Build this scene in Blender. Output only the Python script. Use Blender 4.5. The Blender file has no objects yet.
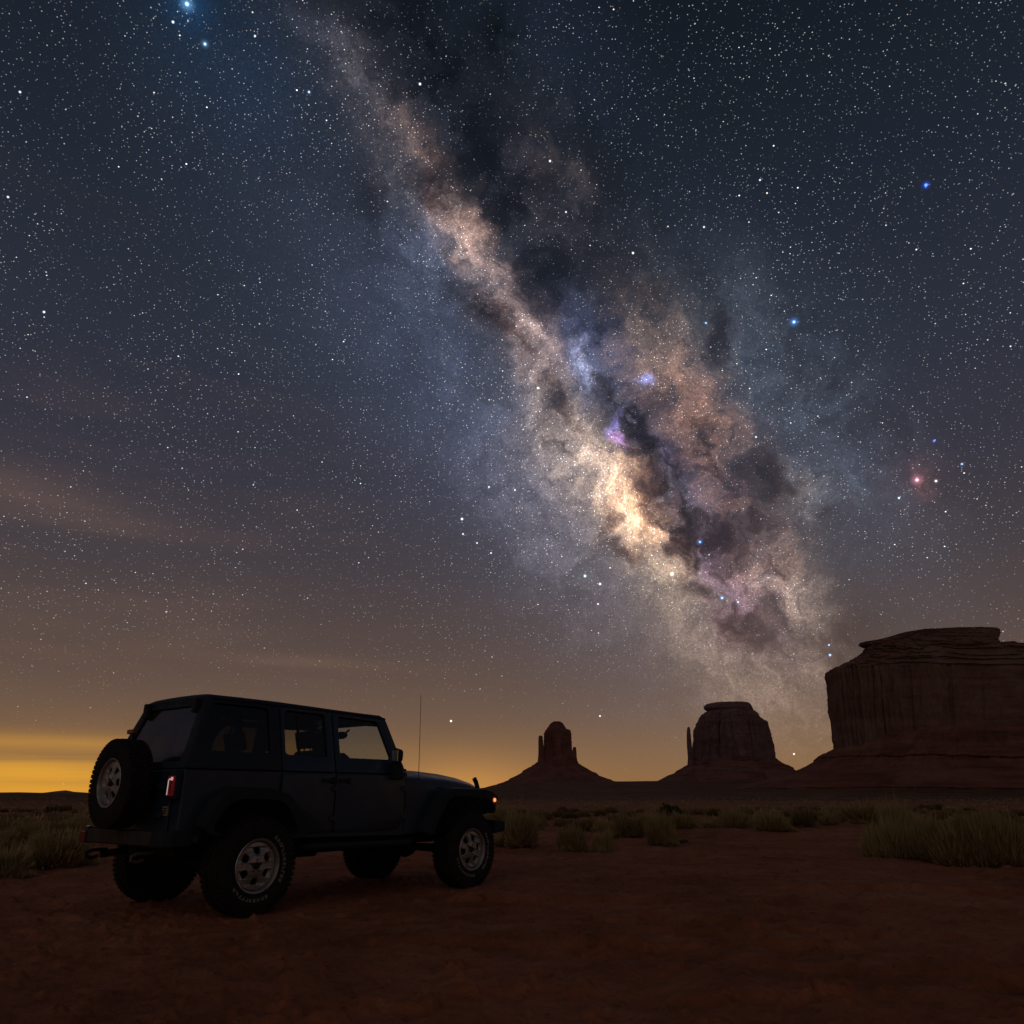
import bpy, bmesh, math, random
import numpy as np
from mathutils import Vector, Matrix

S = bpy.context.scene
COL = S.collection
R_ = math.radians

# ------------------------------------------------------------------ camera
F_PX, CAM_H, HOR = 773.1, 1.013, 795.5
PITCH = math.atan((HOR - 512.0) / F_PX)
cp_, sp_ = math.cos(PITCH), math.sin(PITCH)
cam_d = bpy.data.cameras.new("camera")
cam_d.sensor_width = 36.0
cam_d.lens = F_PX / 1024.0 * 36.0
cam_d.clip_start, cam_d.clip_end = 0.1, 120000.0
cam = bpy.data.objects.new("camera", cam_d)
COL.objects.link(cam)
cam.location = (0, 0, CAM_H)
cam.rotation_euler = (math.pi / 2 + PITCH, 0, 0)
S.camera = cam


def ray(px, py):
    """direction in the world of a point of the photograph"""
    a, b = (px - 512.0) / F_PX, (512.0 - py) / F_PX
    return np.array([a, cp_ - sp_ * b, sp_ + cp_ * b])


def at_dist(px, py, Y):
    d = ray(px, py)
    t = Y / d[1]
    return np.array([t * d[0], Y, CAM_H + t * d[2]])


def on_ground(px, py):
    d = ray(px, py)
    t = -CAM_H / d[2]
    return t * d[0], t * d[1]


# ------------------------------------------------------------------ view
S.view_settings.view_transform = 'Standard'
S.view_settings.look = 'None'
S.view_settings.exposure = 0.0
S.view_settings.gamma = 1.0
S.render.engine = 'CYCLES'
S.cycles.max_bounces = 5
S.cycles.diffuse_bounces = 1
S.cycles.transparent_max_bounces = 12

# ------------------------------------------------------------------ the night sky (world)
W = bpy.data.worlds.new("World")
S.world = W
W.use_nodes = True
wt = W.node_tree
wt.nodes.clear()


def srgb(r, g, b):
    f = lambda c: (c / 12.92 if c <= 0.04045 else ((c + 0.055) / 1.055) ** 2.4)
    return (f(r / 255), f(g / 255), f(b / 255))


class NT:
    def __init__(self, t):
        self.t = t

    def n(self, typ, **kw):
        nd = self.t.nodes.new(typ)
        for k, v in kw.items():
            setattr(nd, k, v)
        return nd

    def put(self, sock, v):
        if isinstance(v, bpy.types.NodeSocket):
            self.t.links.new(v, sock)
        else:
            if sock.type in ('RGBA',) and len(v) == 3:
                v = (*v, 1.0)
            sock.default_value = v

    def m(self, op, a, b=None, c=None, clamp=False):
        nd = self.n('ShaderNodeMath', operation=op, use_clamp=clamp)
        self.put(nd.inputs[0], a)
        if b is not None: self.put(nd.inputs[1], b)
        if c is not None: self.put(nd.inputs[2], c)
        return nd.outputs[0]

    def v(self, op, a, b=None, c=None, scale=None):
        nd = self.n('ShaderNodeVectorMath', operation=op)
        self.put(nd.inputs[0], a)
        if b is not None: self.put(nd.inputs[1], b)
        if c is not None: self.put(nd.inputs[2], c)
        if scale is not None: self.put(nd.inputs['Scale'], scale)
        return nd.outputs['Value'] if op in ('DOT_PRODUCT', 'LENGTH', 'DISTANCE') else nd.outputs[0]

    def vmad(self, a, b, c):
        return self.v('MULTIPLY_ADD', a, b, c)

    def acc(self, vec, fac, prev):
        return self.v('ADD', self.v('SCALE', vec, scale=fac), prev)

    def noise(self, vec, scale, detail=5, rough=0.55, lac=2.0, dist=0.0, color=False):
        nd = self.n('ShaderNodeTexNoise', noise_dimensions='3D')
        self.put(nd.inputs['Vector'], vec)
        nd.inputs['Scale'].default_value = scale
        nd.inputs['Detail'].default_value = detail
        nd.inputs['Roughness'].default_value = rough
        nd.inputs['Lacunarity'].default_value = lac
        nd.inputs['Distortion'].default_value = dist
        return nd.outputs['Color' if color else 'Fac']

    def ss(self, x, a, b, lo=0.0, hi=1.0, smooth=True):
        nd = self.n('ShaderNodeMapRange', interpolation_type='SMOOTHSTEP' if smooth else 'LINEAR', clamp=True)
        self.put(nd.inputs['Value'], x)
        nd.inputs['From Min'].default_value = a
        nd.inputs['From Max'].default_value = b
        nd.inputs['To Min'].default_value = lo
        nd.inputs['To Max'].default_value = hi
        return nd.outputs['Result']

    def ramp(self, x, stops, interp='LINEAR'):
        nd = self.n('ShaderNodeValToRGB')
        self.put(nd.inputs[0], x)
        cr = nd.color_ramp
        cr.interpolation = interp
        while len(cr.elements) < len(stops):
            cr.elements.new(0.5)
        for e, (p, c) in zip(cr.elements, stops):
            e.position = p
        for e, (p, c) in zip(cr.elements, stops):
            e.color = (*c, 1)
        return nd.outputs[0]

    def mixc(self, fac, a, b, blend='MIX'):
        nd = self.n('ShaderNodeMix', data_type='RGBA', blend_type=blend)
        self.put(nd.inputs['Factor'], fac)
        self.put(nd.inputs['A'], a)
        self.put(nd.inputs['B'], b)
        return nd.outputs['Result']


def unit(v):
    return v / np.linalg.norm(v)


# galactic frame: longitude runs along the Milky Way, latitude across it
G1 = unit(ray(640, 510))
_t = unit(ray(330, 80))
G2 = unit(_t - G1 * np.dot(_t, G1))
G3 = np.cross(G1, G2)


def gal(px, py):
    d = unit(ray(px, py))
    return math.atan2(np.dot(d, G2), np.dot(d, G1)), math.asin(np.dot(d, G3))


def build_sky():
    T = NT(wt)
    D = T.n('ShaderNodeTexCoord').outputs['Generated']
    D = T.v('NORMALIZE', D)
    bright = (0.0, 0.0, 0.0)
    for x, y, r, col, halo in BRIGHT:
        d = unit(ray(x, y))
        ds = T.v('DISTANCE', D, tuple(d))
        bright = T.acc(col, T.ss(ds, 0.80 * r / F_PX, 0.0), bright)
        if halo:
            g = T.ss(ds, 0.62 * halo / F_PX, 0.0)
            bright = T.acc(tuple(0.07 * c * c for c in col), T.m('MULTIPLY', g, g), bright)
    sep = T.n('ShaderNodeSeparateXYZ')
    T.put(sep.inputs[0], D)
    dx, dy, dz = sep.outputs
    el = T.m('ARCSINE', dz)                       # elevation
    az = T.m('ARCTAN2', dx, dy)                   # azimuth, 0 = camera's heading north
    # --- airglow and dusk by elevation
    elf = T.m('MULTIPLY', T.m('MAXIMUM', el, 0.0), 1 / (math.pi / 2))
    d90 = lambda y: max(0.0, (math.degrees(PITCH) - math.degrees(math.atan((y - 512) / F_PX))) / 90)
    base = T.ramp(elf, [
        (0.0, srgb(128, 92, 58)), (d90(760), srgb(118, 91, 66)), (d90(710), srgb(103, 83, 71)),
        (d90(650), srgb(86, 72, 68)), (d90(580), srgb(70, 63, 67)), (d90(490), srgb(55, 54, 65)),
        (d90(380), srgb(43, 48, 60)), (d90(230), srgb(32, 38, 49)), (d90(80), srgb(22, 29, 38)),
        (0.66, srgb(16, 21, 28)), (1.0, srgb(12, 16, 22))])

    def lobe(az0, el0, saz, sel):
        a = T.m('MULTIPLY', T.m('SUBTRACT', az, az0), 1 / saz)
        b = T.m('MULTIPLY', T.m('SUBTRACT', el, el0), 1 / sel)
        s = T.m('ADD', T.m('MULTIPLY', a, a), T.m('MULTIPLY', b, b))
        return T.m('POWER', 0.36788, s)

    def azpx(x):
        d = ray(x, HOR)
        return math.atan2(d[0], d[1])
    elpx = lambda y: PITCH - math.atan((y - 512) / F_PX)
    sky = (0.0, 0.0, 0.0)
    # the last light of the day, low on the left, and the glow of a far town behind the bonnet
    cl = T.noise(T.v('MULTIPLY', D, (1.6, 1.6, 26.0)), 3.0, 3, 0.5)
    streak = T.ss(cl, 0.36, 0.60)
    sx = T.noise(T.v('MULTIPLY', D, (2.2, 2.2, 60.0)), 2.0, 3, 0.5)
    band1 = T.m('MULTIPLY', T.ss(el, elpx(768), elpx(776), 1, 0), T.ss(el, elpx(748), elpx(757), 0, 1))
    low = T.ss(T.m('ADD', el, T.m('MULTIPLY', T.m('SUBTRACT', sx, 0.5), 0.018)), elpx(772), elpx(758), 1.0, 0.0)
    mid = lobe(azpx(20), elpx(750), 0.24, 0.010)
    g1 = lobe(azpx(10), elpx(800), 0.26, 0.075)
    sky = T.acc((0.10, 0.045, 0.002), T.m('MULTIPLY', g1, 1.0), sky)
    sky = T.acc((0.44, 0.195, -0.012), T.m('MULTIPLY', T.m('MULTIPLY', lobe(azpx(10), elpx(800), 0.20, 0.16), low), T.m('MULTIPLY_ADD', sx, 0.7, 0.55)), sky)
    sky = T.acc((0.22, 0.095, -0.004), T.m('MULTIPLY', mid, T.m('MULTIPLY_ADD', sx, 0.8, 0.5)), sky)
    sky = T.acc((0.27, 0.115, 0.008), lobe(azpx(465), elpx(797), 0.10, 0.040), sky)
    sky = T.acc((0.085, 0.040, 0.012), lobe(azpx(480), elpx(797), 0.30, 0.07), sky)
    sky = T.acc((0.05, 0.026, 0.006), lobe(azpx(790), elpx(790), 0.16, 0.08), sky)
    # thin high cloud lit by the glow, left
    cn = T.noise(T.v('MULTIPLY', D, (2.0, 2.0, 12.0)), 2.4, 4, 0.5)
    cmask = T.m('MULTIPLY', T.ss(cn, 0.45, 0.72), lobe(azpx(10), elpx(590), 0.40, 0.24))
    sky = T.acc((0.016, 0.007, 0.004), cmask, sky)
    w1 = T.noise(T.v('MULTIPLY', D, (3.0, 3.0, 22.0)), 2.0, 4, 0.55)
    for (x, y, sa, se, k) in ((20, 490, 0.13, 0.022, 0.7), (90, 520, 0.10, 0.016, 0.4), (60, 612, 0.22, 0.028, 0.3), (310, 663, 0.10, 0.009, 0.45)):
        d = unit(ray(x, y))
        q = lobe(math.atan2(d[0], d[1]), math.asin(d[2]), sa, se)
        sky = T.acc((0.052, 0.027, 0.012), T.m('MULTIPLY', T.m('MULTIPLY', q, k), T.m('MULTIPLY_ADD', w1, 1.6, 0.1)), sky)

    sky = T.v('ADD', sky, base)
    # --- the Milky Way in its own coordinates
    lon = T.m('ARCTAN2', T.v('DOT_PRODUCT', D, tuple(G2)), T.v('DOT_PRODUCT', D, tuple(G1)))
    lat = T.m('ARCSINE', T.v('DOT_PRODUCT', D, tuple(G3)))
    cmb = T.n('ShaderNodeCombineXYZ')
    T.put(cmb.inputs[0], lon)
    T.put(cmb.inputs[1], lat)
    P0 = cmb.outputs[0]
    wa = T.v('SUBTRACT', T.noise(P0, 7.0, 3, 0.55, color=True), (0.5, 0.5, 0.5))
    wb = T.v('SUBTRACT', T.noise(P0, 24.0, 3, 0.6, color=True), (0.5, 0.5, 0.5))
    P = T.vmad(wa, (0.085, 0.085, 0.0), P0)
    P = T.vmad(wb, (0.062, 0.062, 0.0), P)
    nA = T.noise(T.v('MULTIPLY', P, (1.0, 1.25, 1.0)), 13.0, 7, 0.64)
    nB = T.noise(T.v('ADD', P, (3.1, 7.7, 0)), 46.0, 6, 0.74)
    nC = T.noise(T.v('ADD', P, (9.3, 1.7, 0)), 16.0, 6, 0.62)
    cloud = T.m('MULTIPLY', T.ss(nA, 0.33, 0.68, 0.14, 1.5, smooth=False), T.ss(nB, 0.34, 0.67, 0.30, 1.65, smooth=False))
    ridge = T.ss(nC, 0.38, 0.62, 0.10, 1.6)

    def blob(x, y, a, c, rot, vec):
        l, b = gal(x, y)
        k = 1 / math.hypot(1, math.hypot(x - 512, y - 512) / F_PX) ** 1.5 / F_PX
        mp = T.n('ShaderNodeMapping', vector_type='TEXTURE')
        T.put(mp.inputs['Vector'], vec)
        mp.inputs['Location'].default_value = (l, b, 0)
        mp.inputs['Rotation'].default_value = (0, 0, R_(rot))
        mp.inputs['Scale'].default_value = (a * k, c * k, 1)
        q = mp.outputs[0]
        return T.m('POWER', 0.36788, T.v('DOT_PRODUCT', q, q))

    smooth = (0.0, 0.0, 0.0)
    for x, y, a, c, rot, col in SMOOTH:
        smooth = T.acc(col, blob(x, y, a, c, rot, P0), smooth)
    clo = (0.0, 0.0, 0.0)
    for x, y, a, c, rot, col in CLOUD:
        clo = T.acc(col, blob(x, y, a, c, rot, P), clo)
    tau = 0.0
    for x, y, a, c, rot, k in DUST:
        tau = T.m('MULTIPLY_ADD', blob(x, y, a, c, rot, P), k, tau)
    tau = T.m('MULTIPLY', tau, ridge)
    tr = [T.m('POWER', 0.36788, T.m('MULTIPLY', tau, k)) for k in (0.95, 1.08, 1.12)]
    trc = T.n('ShaderNodeCombineXYZ')
    for i in range(3):
        T.put(trc.inputs[i], tr[i])
    way = T.acc(clo, cloud, T.v('SCALE', smooth, scale=T.m('MULTIPLY_ADD', nA, 0.9, 0.55)))
    fade = T.ss(el, 0.0, 0.10, 0.25, 1.0)
    way = T.v('SCALE', way, scale=fade)
    way = T.v('MULTIPLY', way, trc.outputs[0])
    sky = T.v('SCALE', sky, scale=T.m('POWER', 0.36788, T.m('MULTIPLY', tau, 0.20)))
    # fine mottling of unresolved stars
    grain = T.noise(D, 430.0, 1, 0.7)
    way = T.v('SCALE', way, scale=T.ss(grain, 0.3, 0.7, 0.74, 1.26))
    sky = T.v('ADD', sky, way)

    # --- stars
    lum = T.v('DOT_PRODUCT', way, (0.3, 0.5, 0.2))
    stars = (0.0, 0.0, 0.0)
    sfade = T.m('MULTIPLY', T.ss(el, 0.03, 0.34, 0.06, 1.0), T.m('POWER', 0.36788, T.m('MULTIPLY', tau, 0.5)))
    patch = T.ss(T.noise(D, 9.0, 2, 0.6), 0.28, 0.66, 0.45, 1.4)
    for sc, rad, gain, pw, lw in ((280.0, 0.00078, 0.62, 1.5, 15.0), (140.0, 0.00086, 1.35, 2.6, 2.5), (66.0, 0.00114, 2.4, 2.4, 0.0)):
        vo = T.n('ShaderNodeTexVoronoi', voronoi_dimensions='3D', feature='F1', distance='EUCLIDEAN')
        T.put(vo.inputs['Vector'], T.v('MULTIPLY_ADD', D, (1.0, 1.0, 1.30), (sc * 0.013, 0.37, 0.71)))
        vo.inputs['Scale'].default_value = sc
        vs = T.n('ShaderNodeSeparateColor')
        T.put(vs.inputs[0], vo.outputs['Color'])
        disc = T.ss(vo.outputs['Distance'], rad * sc, rad * sc * 0.25, 0.0, 1.0)
        br = T.m('MULTIPLY', T.m('POWER', vs.outputs[0], pw), gain)
        br = T.m('MULTIPLY', T.m('MULTIPLY', br, disc), sfade)
        br = T.m('MULTIPLY', br, T.m('MULTIPLY_ADD', lum, lw, patch))
        tint = T.ramp(vs.outputs[1], [(0.0, (0.62, 0.78, 1.0)), (0.45, (0.95, 0.98, 1.0)), (0.75, (1.0, 0.95, 0.86)), (1.0, (1.0, 0.78, 0.58))])
        stars = T.acc(tint, br, stars)
    sky = T.v('ADD', T.v('ADD', sky, bright), stars)
    bg = T.n('ShaderNodeBackground')
    T.put(bg.inputs['Color'], sky)
    bg.inputs['Strength'].default_value = 1.0
    out = T.n('ShaderNodeOutputWorld')
    T.t.links.new(bg.outputs[0], out.inputs[0])


# x, y, extent along the band, across it, turn, colour (linear light)
SMOOTH = [
    (600, 510, 420, 150, 0, (0.012, 0.013, 0.018)),
    (470, 420, 300, 90, 0, (0.014, 0.019, 0.034)),
    (795, 430, 180, 84, 0, (0.014, 0.019, 0.027)),
    (605, 505, 130, 56, 0, (0.070, 0.052, 0.042)),
    (690, 630, 110, 56, 0, (0.030, 0.023, 0.017)),
    (225, 50, 110, 80, 0, (0.001, 0.008, 0.022)),
    (560, 50, 120, 60, 0, (0.004, 0.007, 0.014)),
    (410, 150, 170, 60, 0, (0.012, 0.011, 0.014)),
    (190, 5, 22, 22, 0, (0.0, 0.02, 0.06)),
    (590, 345, 55, 34, 0, (0.018, 0.028, 0.085)),
    (672, 490, 120, 30, 0, (0.016, 0.034, 0.085)),
    (918, 480, 34, 34, 0, (0.020, 0.006, 0.005)),
]
CLOUD = [
    (638, 503, 40, 23, 0, (1.45, 0.80, 0.38)),
    (608, 482, 66, 34, 0, (0.50, 0.36, 0.25)),
    (672, 572, 34, 24, 0, (0.50, 0.36, 0.23)),
    (562, 428, 56, 30, 0, (0.26, 0.20, 0.17)),
    (530, 345, 50, 24, 0, (0.34, 0.23, 0.19)),
    (520, 318, 20, 14, 0, (0.18, 0.12, 0.10)),
    (472, 232, 40, 22, 0, (0.52, 0.34, 0.27)),
    (503, 285, 36, 22, 0, (0.20, 0.14, 0.13)),
    (435, 255, 50, 32, 0, (0.055, 0.066, 0.105)),
    (584, 368, 24, 11, 10, (0.85, 0.98, 1.55)),
    (428, 146, 34, 20, 0, (0.12, 0.070, 0.048)),
    (375, 100, 40, 24, 0, (0.042, 0.035, 0.038)),
    (405, 175, 34, 24, 0, (0.075, 0.065, 0.07)),
    (320, 45, 50, 30, 0, (0.022, 0.021, 0.028)),
    (690, 412, 62, 34, 0, (0.32, 0.155, 0.092)),
    (650, 345, 56, 44, 0, (0.13, 0.088, 0.062)),
    (745, 565, 50, 36, 0, (0.28, 0.15, 0.11)),
    (720, 500, 36, 22, 0, (0.16, 0.075, 0.05)),
    (790, 495, 36, 28, 0, (0.13, 0.11, 0.095)),
    (790, 585, 46, 32, 0, (0.20, 0.15, 0.12)),
    (715, 655, 80, 32, 0, (0.12, 0.085, 0.062)),
    (780, 665, 80, 44, 0, (0.11, 0.080, 0.058)),
    (555, 530, 100, 44, 0, (0.075, 0.068, 0.078)),
    (470, 390, 130, 56, 0, (0.016, 0.021, 0.040)),
    (740, 340, 90, 56, 0, (0.036, 0.042, 0.052)),
    (840, 460, 110, 56, 0, (0.024, 0.032, 0.044)),
    (626, 446, 10, 6, 20, (0.75, 0.38, 1.15)),
    (700, 545, 26, 10, 0, (0.05, 0.05, 0.16)),
    (660, 440, 24, 9, 0, (0.06, 0.07, 0.22)),
    (455, 215, 22, 10, 0, (0.16, 0.11, 0.09)),
    (345, 85, 30, 16, 0, (0.04, 0.035, 0.036)),
    (392, 128, 26, 14, 0, (0.08, 0.052, 0.045)),
    (622, 425, 10, 5, 60, (0.25, 0.24, 0.85)),
    (642, 376, 6, 6, 0, (0.25, 0.35, 0.95)),
    (738, 600, 54, 24, 0, (0.07, 0.035, 0.105)),
    (560, 190, 90, 40, 0, (0.030, 0.020, 0.018)),
    (925, 475, 20, 15, 0, (0.10, 0.042, 0.034)),
]
DUST = [
    (672, 480, 115, 19, 0, 2.2), (630, 398, 66, 15, 0, 1.6), (560, 290, 70, 28, 0, 1.2), (505, 185, 90, 32, 0, 1.7),
    (415, 60, 80, 40, 0, 1.6), (768, 480, 30, 24, 0, 1.3), (610, 210, 120, 56, 0, 0.9), (487, 315, 26, 15, 0, 1.7),
    (815, 385, 70, 36, 30, 0.8), (545, 385, 56, 8, 0, 1.3), (735, 610, 60, 18, 0, 1.2), (605, 520, 20, 8, 40, 1.2),
    (690, 548, 66, 16, 0, 1.8), (840, 650, 70, 40, 0, 0.7), (500, 45, 24, 20, 0, 1.5),
    (445, 195, 34, 14, 0, 1.3), (370, 190, 40, 24, 50, 0.6), (880, 430, 60, 40, 0, 0.4),
    (625, 545, 26, 7, -30, 0.9), (826, 528, 12, 8, 0, 1.5), (960, 470, 60, 40, 0, 0.4),
    (745, 520, 60, 14, 0, 1.4), (705, 445, 40, 9, 20, 1.0), (725, 340, 34, 16, 40, 1.0), (560, 445, 40, 8, 10, 0.8),
]
BRIGHT = [
    (187, 4, 2.6, (1.2, 1.9, 2.6), 16), (205, 44, 2.0, (1.0, 1.5, 2.0), 9), (173, 22, 1.8, (1.5, 1.7, 1.9), 0),
    (44, 312, 1.7, (1.6, 1.7, 1.8), 0), (794, 322, 2.4, (0.8, 1.5, 2.6), 12), (926, 185, 2.2, (0.3, 0.8, 2.6), 9),
    (917, 480, 2.4, (2.4, 1.4, 1.7), 14), (936, 481, 1.8, (1.5, 1.5, 1.5), 6), (899, 498, 1.7, (1.2, 1.7, 1.9), 0),
    (462, 519, 2.0, (1.7, 1.9, 2.0), 5), (489, 487, 1.7, (1.3, 1.7, 2.0), 0), (515, 490, 1.6, (1.5, 1.6, 1.8), 0),
    (463, 534, 1.6, (1.6, 1.7, 1.8), 0), (477, 543, 1.5, (1.5, 1.6, 1.8), 0), (491, 553, 1.5, (1.5, 1.6, 1.8), 0),
    (585, 576, 2.1, (1.3, 1.9, 2.2), 6), (600, 584, 1.9, (1.6, 1.9, 2.0), 5), (598, 604, 1.6, (1.6, 1.7, 1.8), 0),
    (672, 574, 3.2, (1.5, 1.3, 1.1), 9), (451, 721, 1.8, (2.0, 1.9, 1.7), 0), (700, 542, 1.9, (0.5, 1.3, 2.4), 8),
    (722, 598, 1.9, (0.7, 1.5, 2.4), 7), (738, 602, 1.6, (0.9, 1.6, 2.2), 0), (538, 388, 2.1, (1.6, 1.5, 1.4), 4),
    (830, 655, 1.7, (0.9, 1.3, 2.2), 5), (829, 645, 1.5, (0.8, 1.2, 2.2), 0), (420, 84, 1.9, (1.7, 1.8, 1.9), 0),
    (550, 161, 1.8, (1.6, 1.7, 1.8), 0), (633, 253, 1.9, (1.8, 1.7, 1.6), 0), (704, 227, 1.6, (1.5, 1.5, 1.6), 0),
    (706, 323, 1.7, (0.5, 1.1, 2.0), 4), (255, 36, 1.5, (1.4, 1.6, 1.8), 0), (309, 92, 1.5, (1.1, 1.5, 2.0), 5),
    (794, 754, 1.5, (1.8, 1.7, 1.5), 0), (600, 716, 1.5, (1.7, 1.6, 1.5), 0), (760, 180, 1.5, (1.5, 1.6, 1.7), 0),
    (962, 464, 1.6, (0.6, 1.1, 2.0), 4), (934, 441, 1.7, (0.2, 0.4, 1.5), 6), (756, 437, 1.6, (1.1, 1.7, 1.7), 0),
    (566, 212, 1.5, (1.5, 1.6, 1.7), 0), (20, 92, 1.5, (1.5, 1.6, 1.7), 0), (8, 197, 1.5, (1.5, 1.6, 1.7), 0),
]
build_sky()
W.cycles.sampling_method = 'MANUAL'
W.cycles.sample_map_resolution = 512

# ------------------------------------------------------------------ weak broad fill added behind the camera to lift land and rock (no disc, no moon in view)
sun_d = bpy.data.lights.new('fill_light', 'SUN')
sun_d.energy = 0.13
sun_d.angle = R_(70)
sun_d.color = (1.0, 0.85, 0.70)
sun = bpy.data.objects.new('fill_light', sun_d)
COL.objects.link(sun)
sun.rotation_euler = (R_(58), 0, R_(-14))

# ------------------------------------------------------------------ helpers
rng = np.random.RandomState(7)
_perm = rng.permutation(512)
_perm = np.concatenate([_perm, _perm, _perm])
_grad = rng.normal(size=(512, 3))
_grad /= np.linalg.norm(_grad, axis=1)[:, None]


def pnoise(x, y, z):
    x, y, z = np.broadcast_arrays(np.asarray(x, float), np.asarray(y, float), np.asarray(z, float))
    xi, yi, zi = np.floor(x).astype(np.int64), np.floor(y).astype(np.int64), np.floor(z).astype(np.int64)
    xf, yf, zf = x - xi, y - yi, z - zi
    u, v, w = (t * t * t * (t * (t * 6 - 15) + 10) for t in (xf, yf, zf))
    r = 0
    for i in (0, 1):
        for j in (0, 1):
            for k in (0, 1):
                g = _grad[_perm[(_perm[(_perm[(xi + i) & 511] + yi + j) & 511] + zi + k) & 511]]
                d = g[..., 0] * (xf - i) + g[..., 1] * (yf - j) + g[..., 2] * (zf - k)
                r = r + d * (u if i else 1 - u) * (v if j else 1 - v) * (w if k else 1 - w)
    return r * 1.5


def fbm(x, y, z, oct=4, gain=0.5, lac=2.03):
    s, a, t = 0, 1.0, 0
    for o in range(oct):
        s = s + a * pnoise(np.asarray(x) * lac ** o + 17.1 * o, np.asarray(y) * lac ** o - 9.3 * o, np.asarray(z) * lac ** o + 4.7 * o)
        t += a
        a *= gain
    return s / t


def sstep(x, a, b):
    t = np.clip((x - a) / (b - a), 0, 1)
    return t * t * (3 - 2 * t)


def mesh_np(name, V, F, mat, parent=None, smooth=True):
    """V (n,3); F list of arrays of faces (k,3) or (k,4)"""
    me = bpy.data.meshes.new(name)
    F = [np.asarray(f, np.int32) for f in (F if isinstance(F, list) else [F]) if len(f)]
    me.vertices.add(len(V))
    me.vertices.foreach_set('co', np.asarray(V, np.float32).ravel())
    tot = sum(f.size for f in F)
    npoly = sum(len(f) for f in F)
    me.loops.add(tot)
    me.loops.foreach_set('vertex_index', np.concatenate([f.ravel() for f in F]))
    me.polygons.add(npoly)
    sizes = np.concatenate([np.full(len(f), f.shape[1], np.int32) for f in F])
    starts = np.concatenate([[0], np.cumsum(sizes)[:-1]]).astype(np.int32)
    me.polygons.foreach_set('loop_start', starts)
    me.polygons.foreach_set('use_smooth', np.full(npoly, smooth))
    me.update(calc_edges=True)
    me.validate()
    if mat: me.materials.append(mat)
    o = bpy.data.objects.new(name, me)
    COL.objects.link(o)
    if parent: o.parent = parent
    return o


def tag(o, label=None, cat=None, group=None, kind=None):
    if label: o['label'] = label
    if cat: o['category'] = cat
    if group: o['group'] = group
    if kind: o['kind'] = kind
    return o


def empty(name, loc=(0, 0, 0), rz=0.0, label=None, cat=None, group=None):
    o = bpy.data.objects.new(name, None)
    COL.objects.link(o)
    o.location = loc
    o.rotation_euler = (0, 0, rz)
    return tag(o, label, cat, group)


def pbr(name, col, rough=0.6, metal=0.0, spec=0.5, coat=0.0):
    m = bpy.data.materials.new(name)
    m.use_nodes = True
    b = m.node_tree.nodes['Principled BSDF']
    b.inputs['Base Color'].default_value = (*col, 1)
    b.inputs['Roughness'].default_value = rough
    b.inputs['Metallic'].default_value = metal
    b.inputs['Specular IOR Level'].default_value = spec
    b.inputs['Coat Weight'].default_value = coat
    return m, NT(m.node_tree), b


def add_bump(T, b, h, strength, dist):
    bp = T.n('ShaderNodeBump')
    bp.inputs['Strength'].default_value = strength
    bp.inputs['Distance'].default_value = dist
    T.put(bp.inputs['Height'], h)
    T.put(b.inputs['Normal'], bp.outputs[0])


# ------------------------------------------------------------------ materials of the land
def mat_ground():
    m, T, b = pbr('red_sand', (0.25, 0.09, 0.05), 0.95, spec=0.15)
    P = T.n('ShaderNodeNewGeometry').outputs['Position']
    d = T.v('LENGTH', T.v('MULTIPLY', P, (1, 1, 0)))
    n1 = T.noise(P, 0.35, 5, 0.6)
    n2 = T.noise(P, 2.3, 6, 0.65)
    n3 = T.noise(P, 22.0, 5, 0.7)
    sand = T.ramp(T.m('MULTIPLY_ADD', T.m('SUBTRACT', n2, 0.5), 0.9, n1), [(0.30, (0.250, 0.082, 0.040)), (0.52, (0.370, 0.126, 0.064)), (0.74, (0.470, 0.182, 0.102))])
    sand = T.mixc(T.ss(n3, 0.50, 0.75, 0.0, 0.55), sand, (0.17, 0.060, 0.032))
    # dry sparse cover far out on the plain
    n4 = T.noise(T.v('MULTIPLY', P, (1, 1, 0)), 0.035, 5, 0.6)
    n5 = T.noise(T.v('MULTIPLY', P, (0.35, 1, 0)), 0.010, 5, 0.65)
    cover = T.mixc(T.ss(n5, 0.40, 0.60), (0.030, 0.025, 0.012), (0.125, 0.066, 0.038))
    n6 = T.noise(P, 9.0, 4, 0.7)
    sand = T.mixc(T.ss(n6, 0.56, 0.70, 0.0, 0.7), sand, (0.135, 0.050, 0.030))
    sand = T.mixc(T.ss(n6, 0.40, 0.30, 0.0, 0.5), sand, (0.46, 0.20, 0.115))
    k = T.m('MULTIPLY', T.ss(d, 45, 260), T.ss(n4, 0.30, 0.60, 0.35, 1.0))
    T.put(b.inputs['Base Color'], T.mixc(k, sand, cover))
    h = T.m('MULTIPLY_ADD', n2, 0.6, T.m('MULTIPLY', n3, 0.22))
    add_bump(T, b, h, 1.0, 0.07)
    return m


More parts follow.
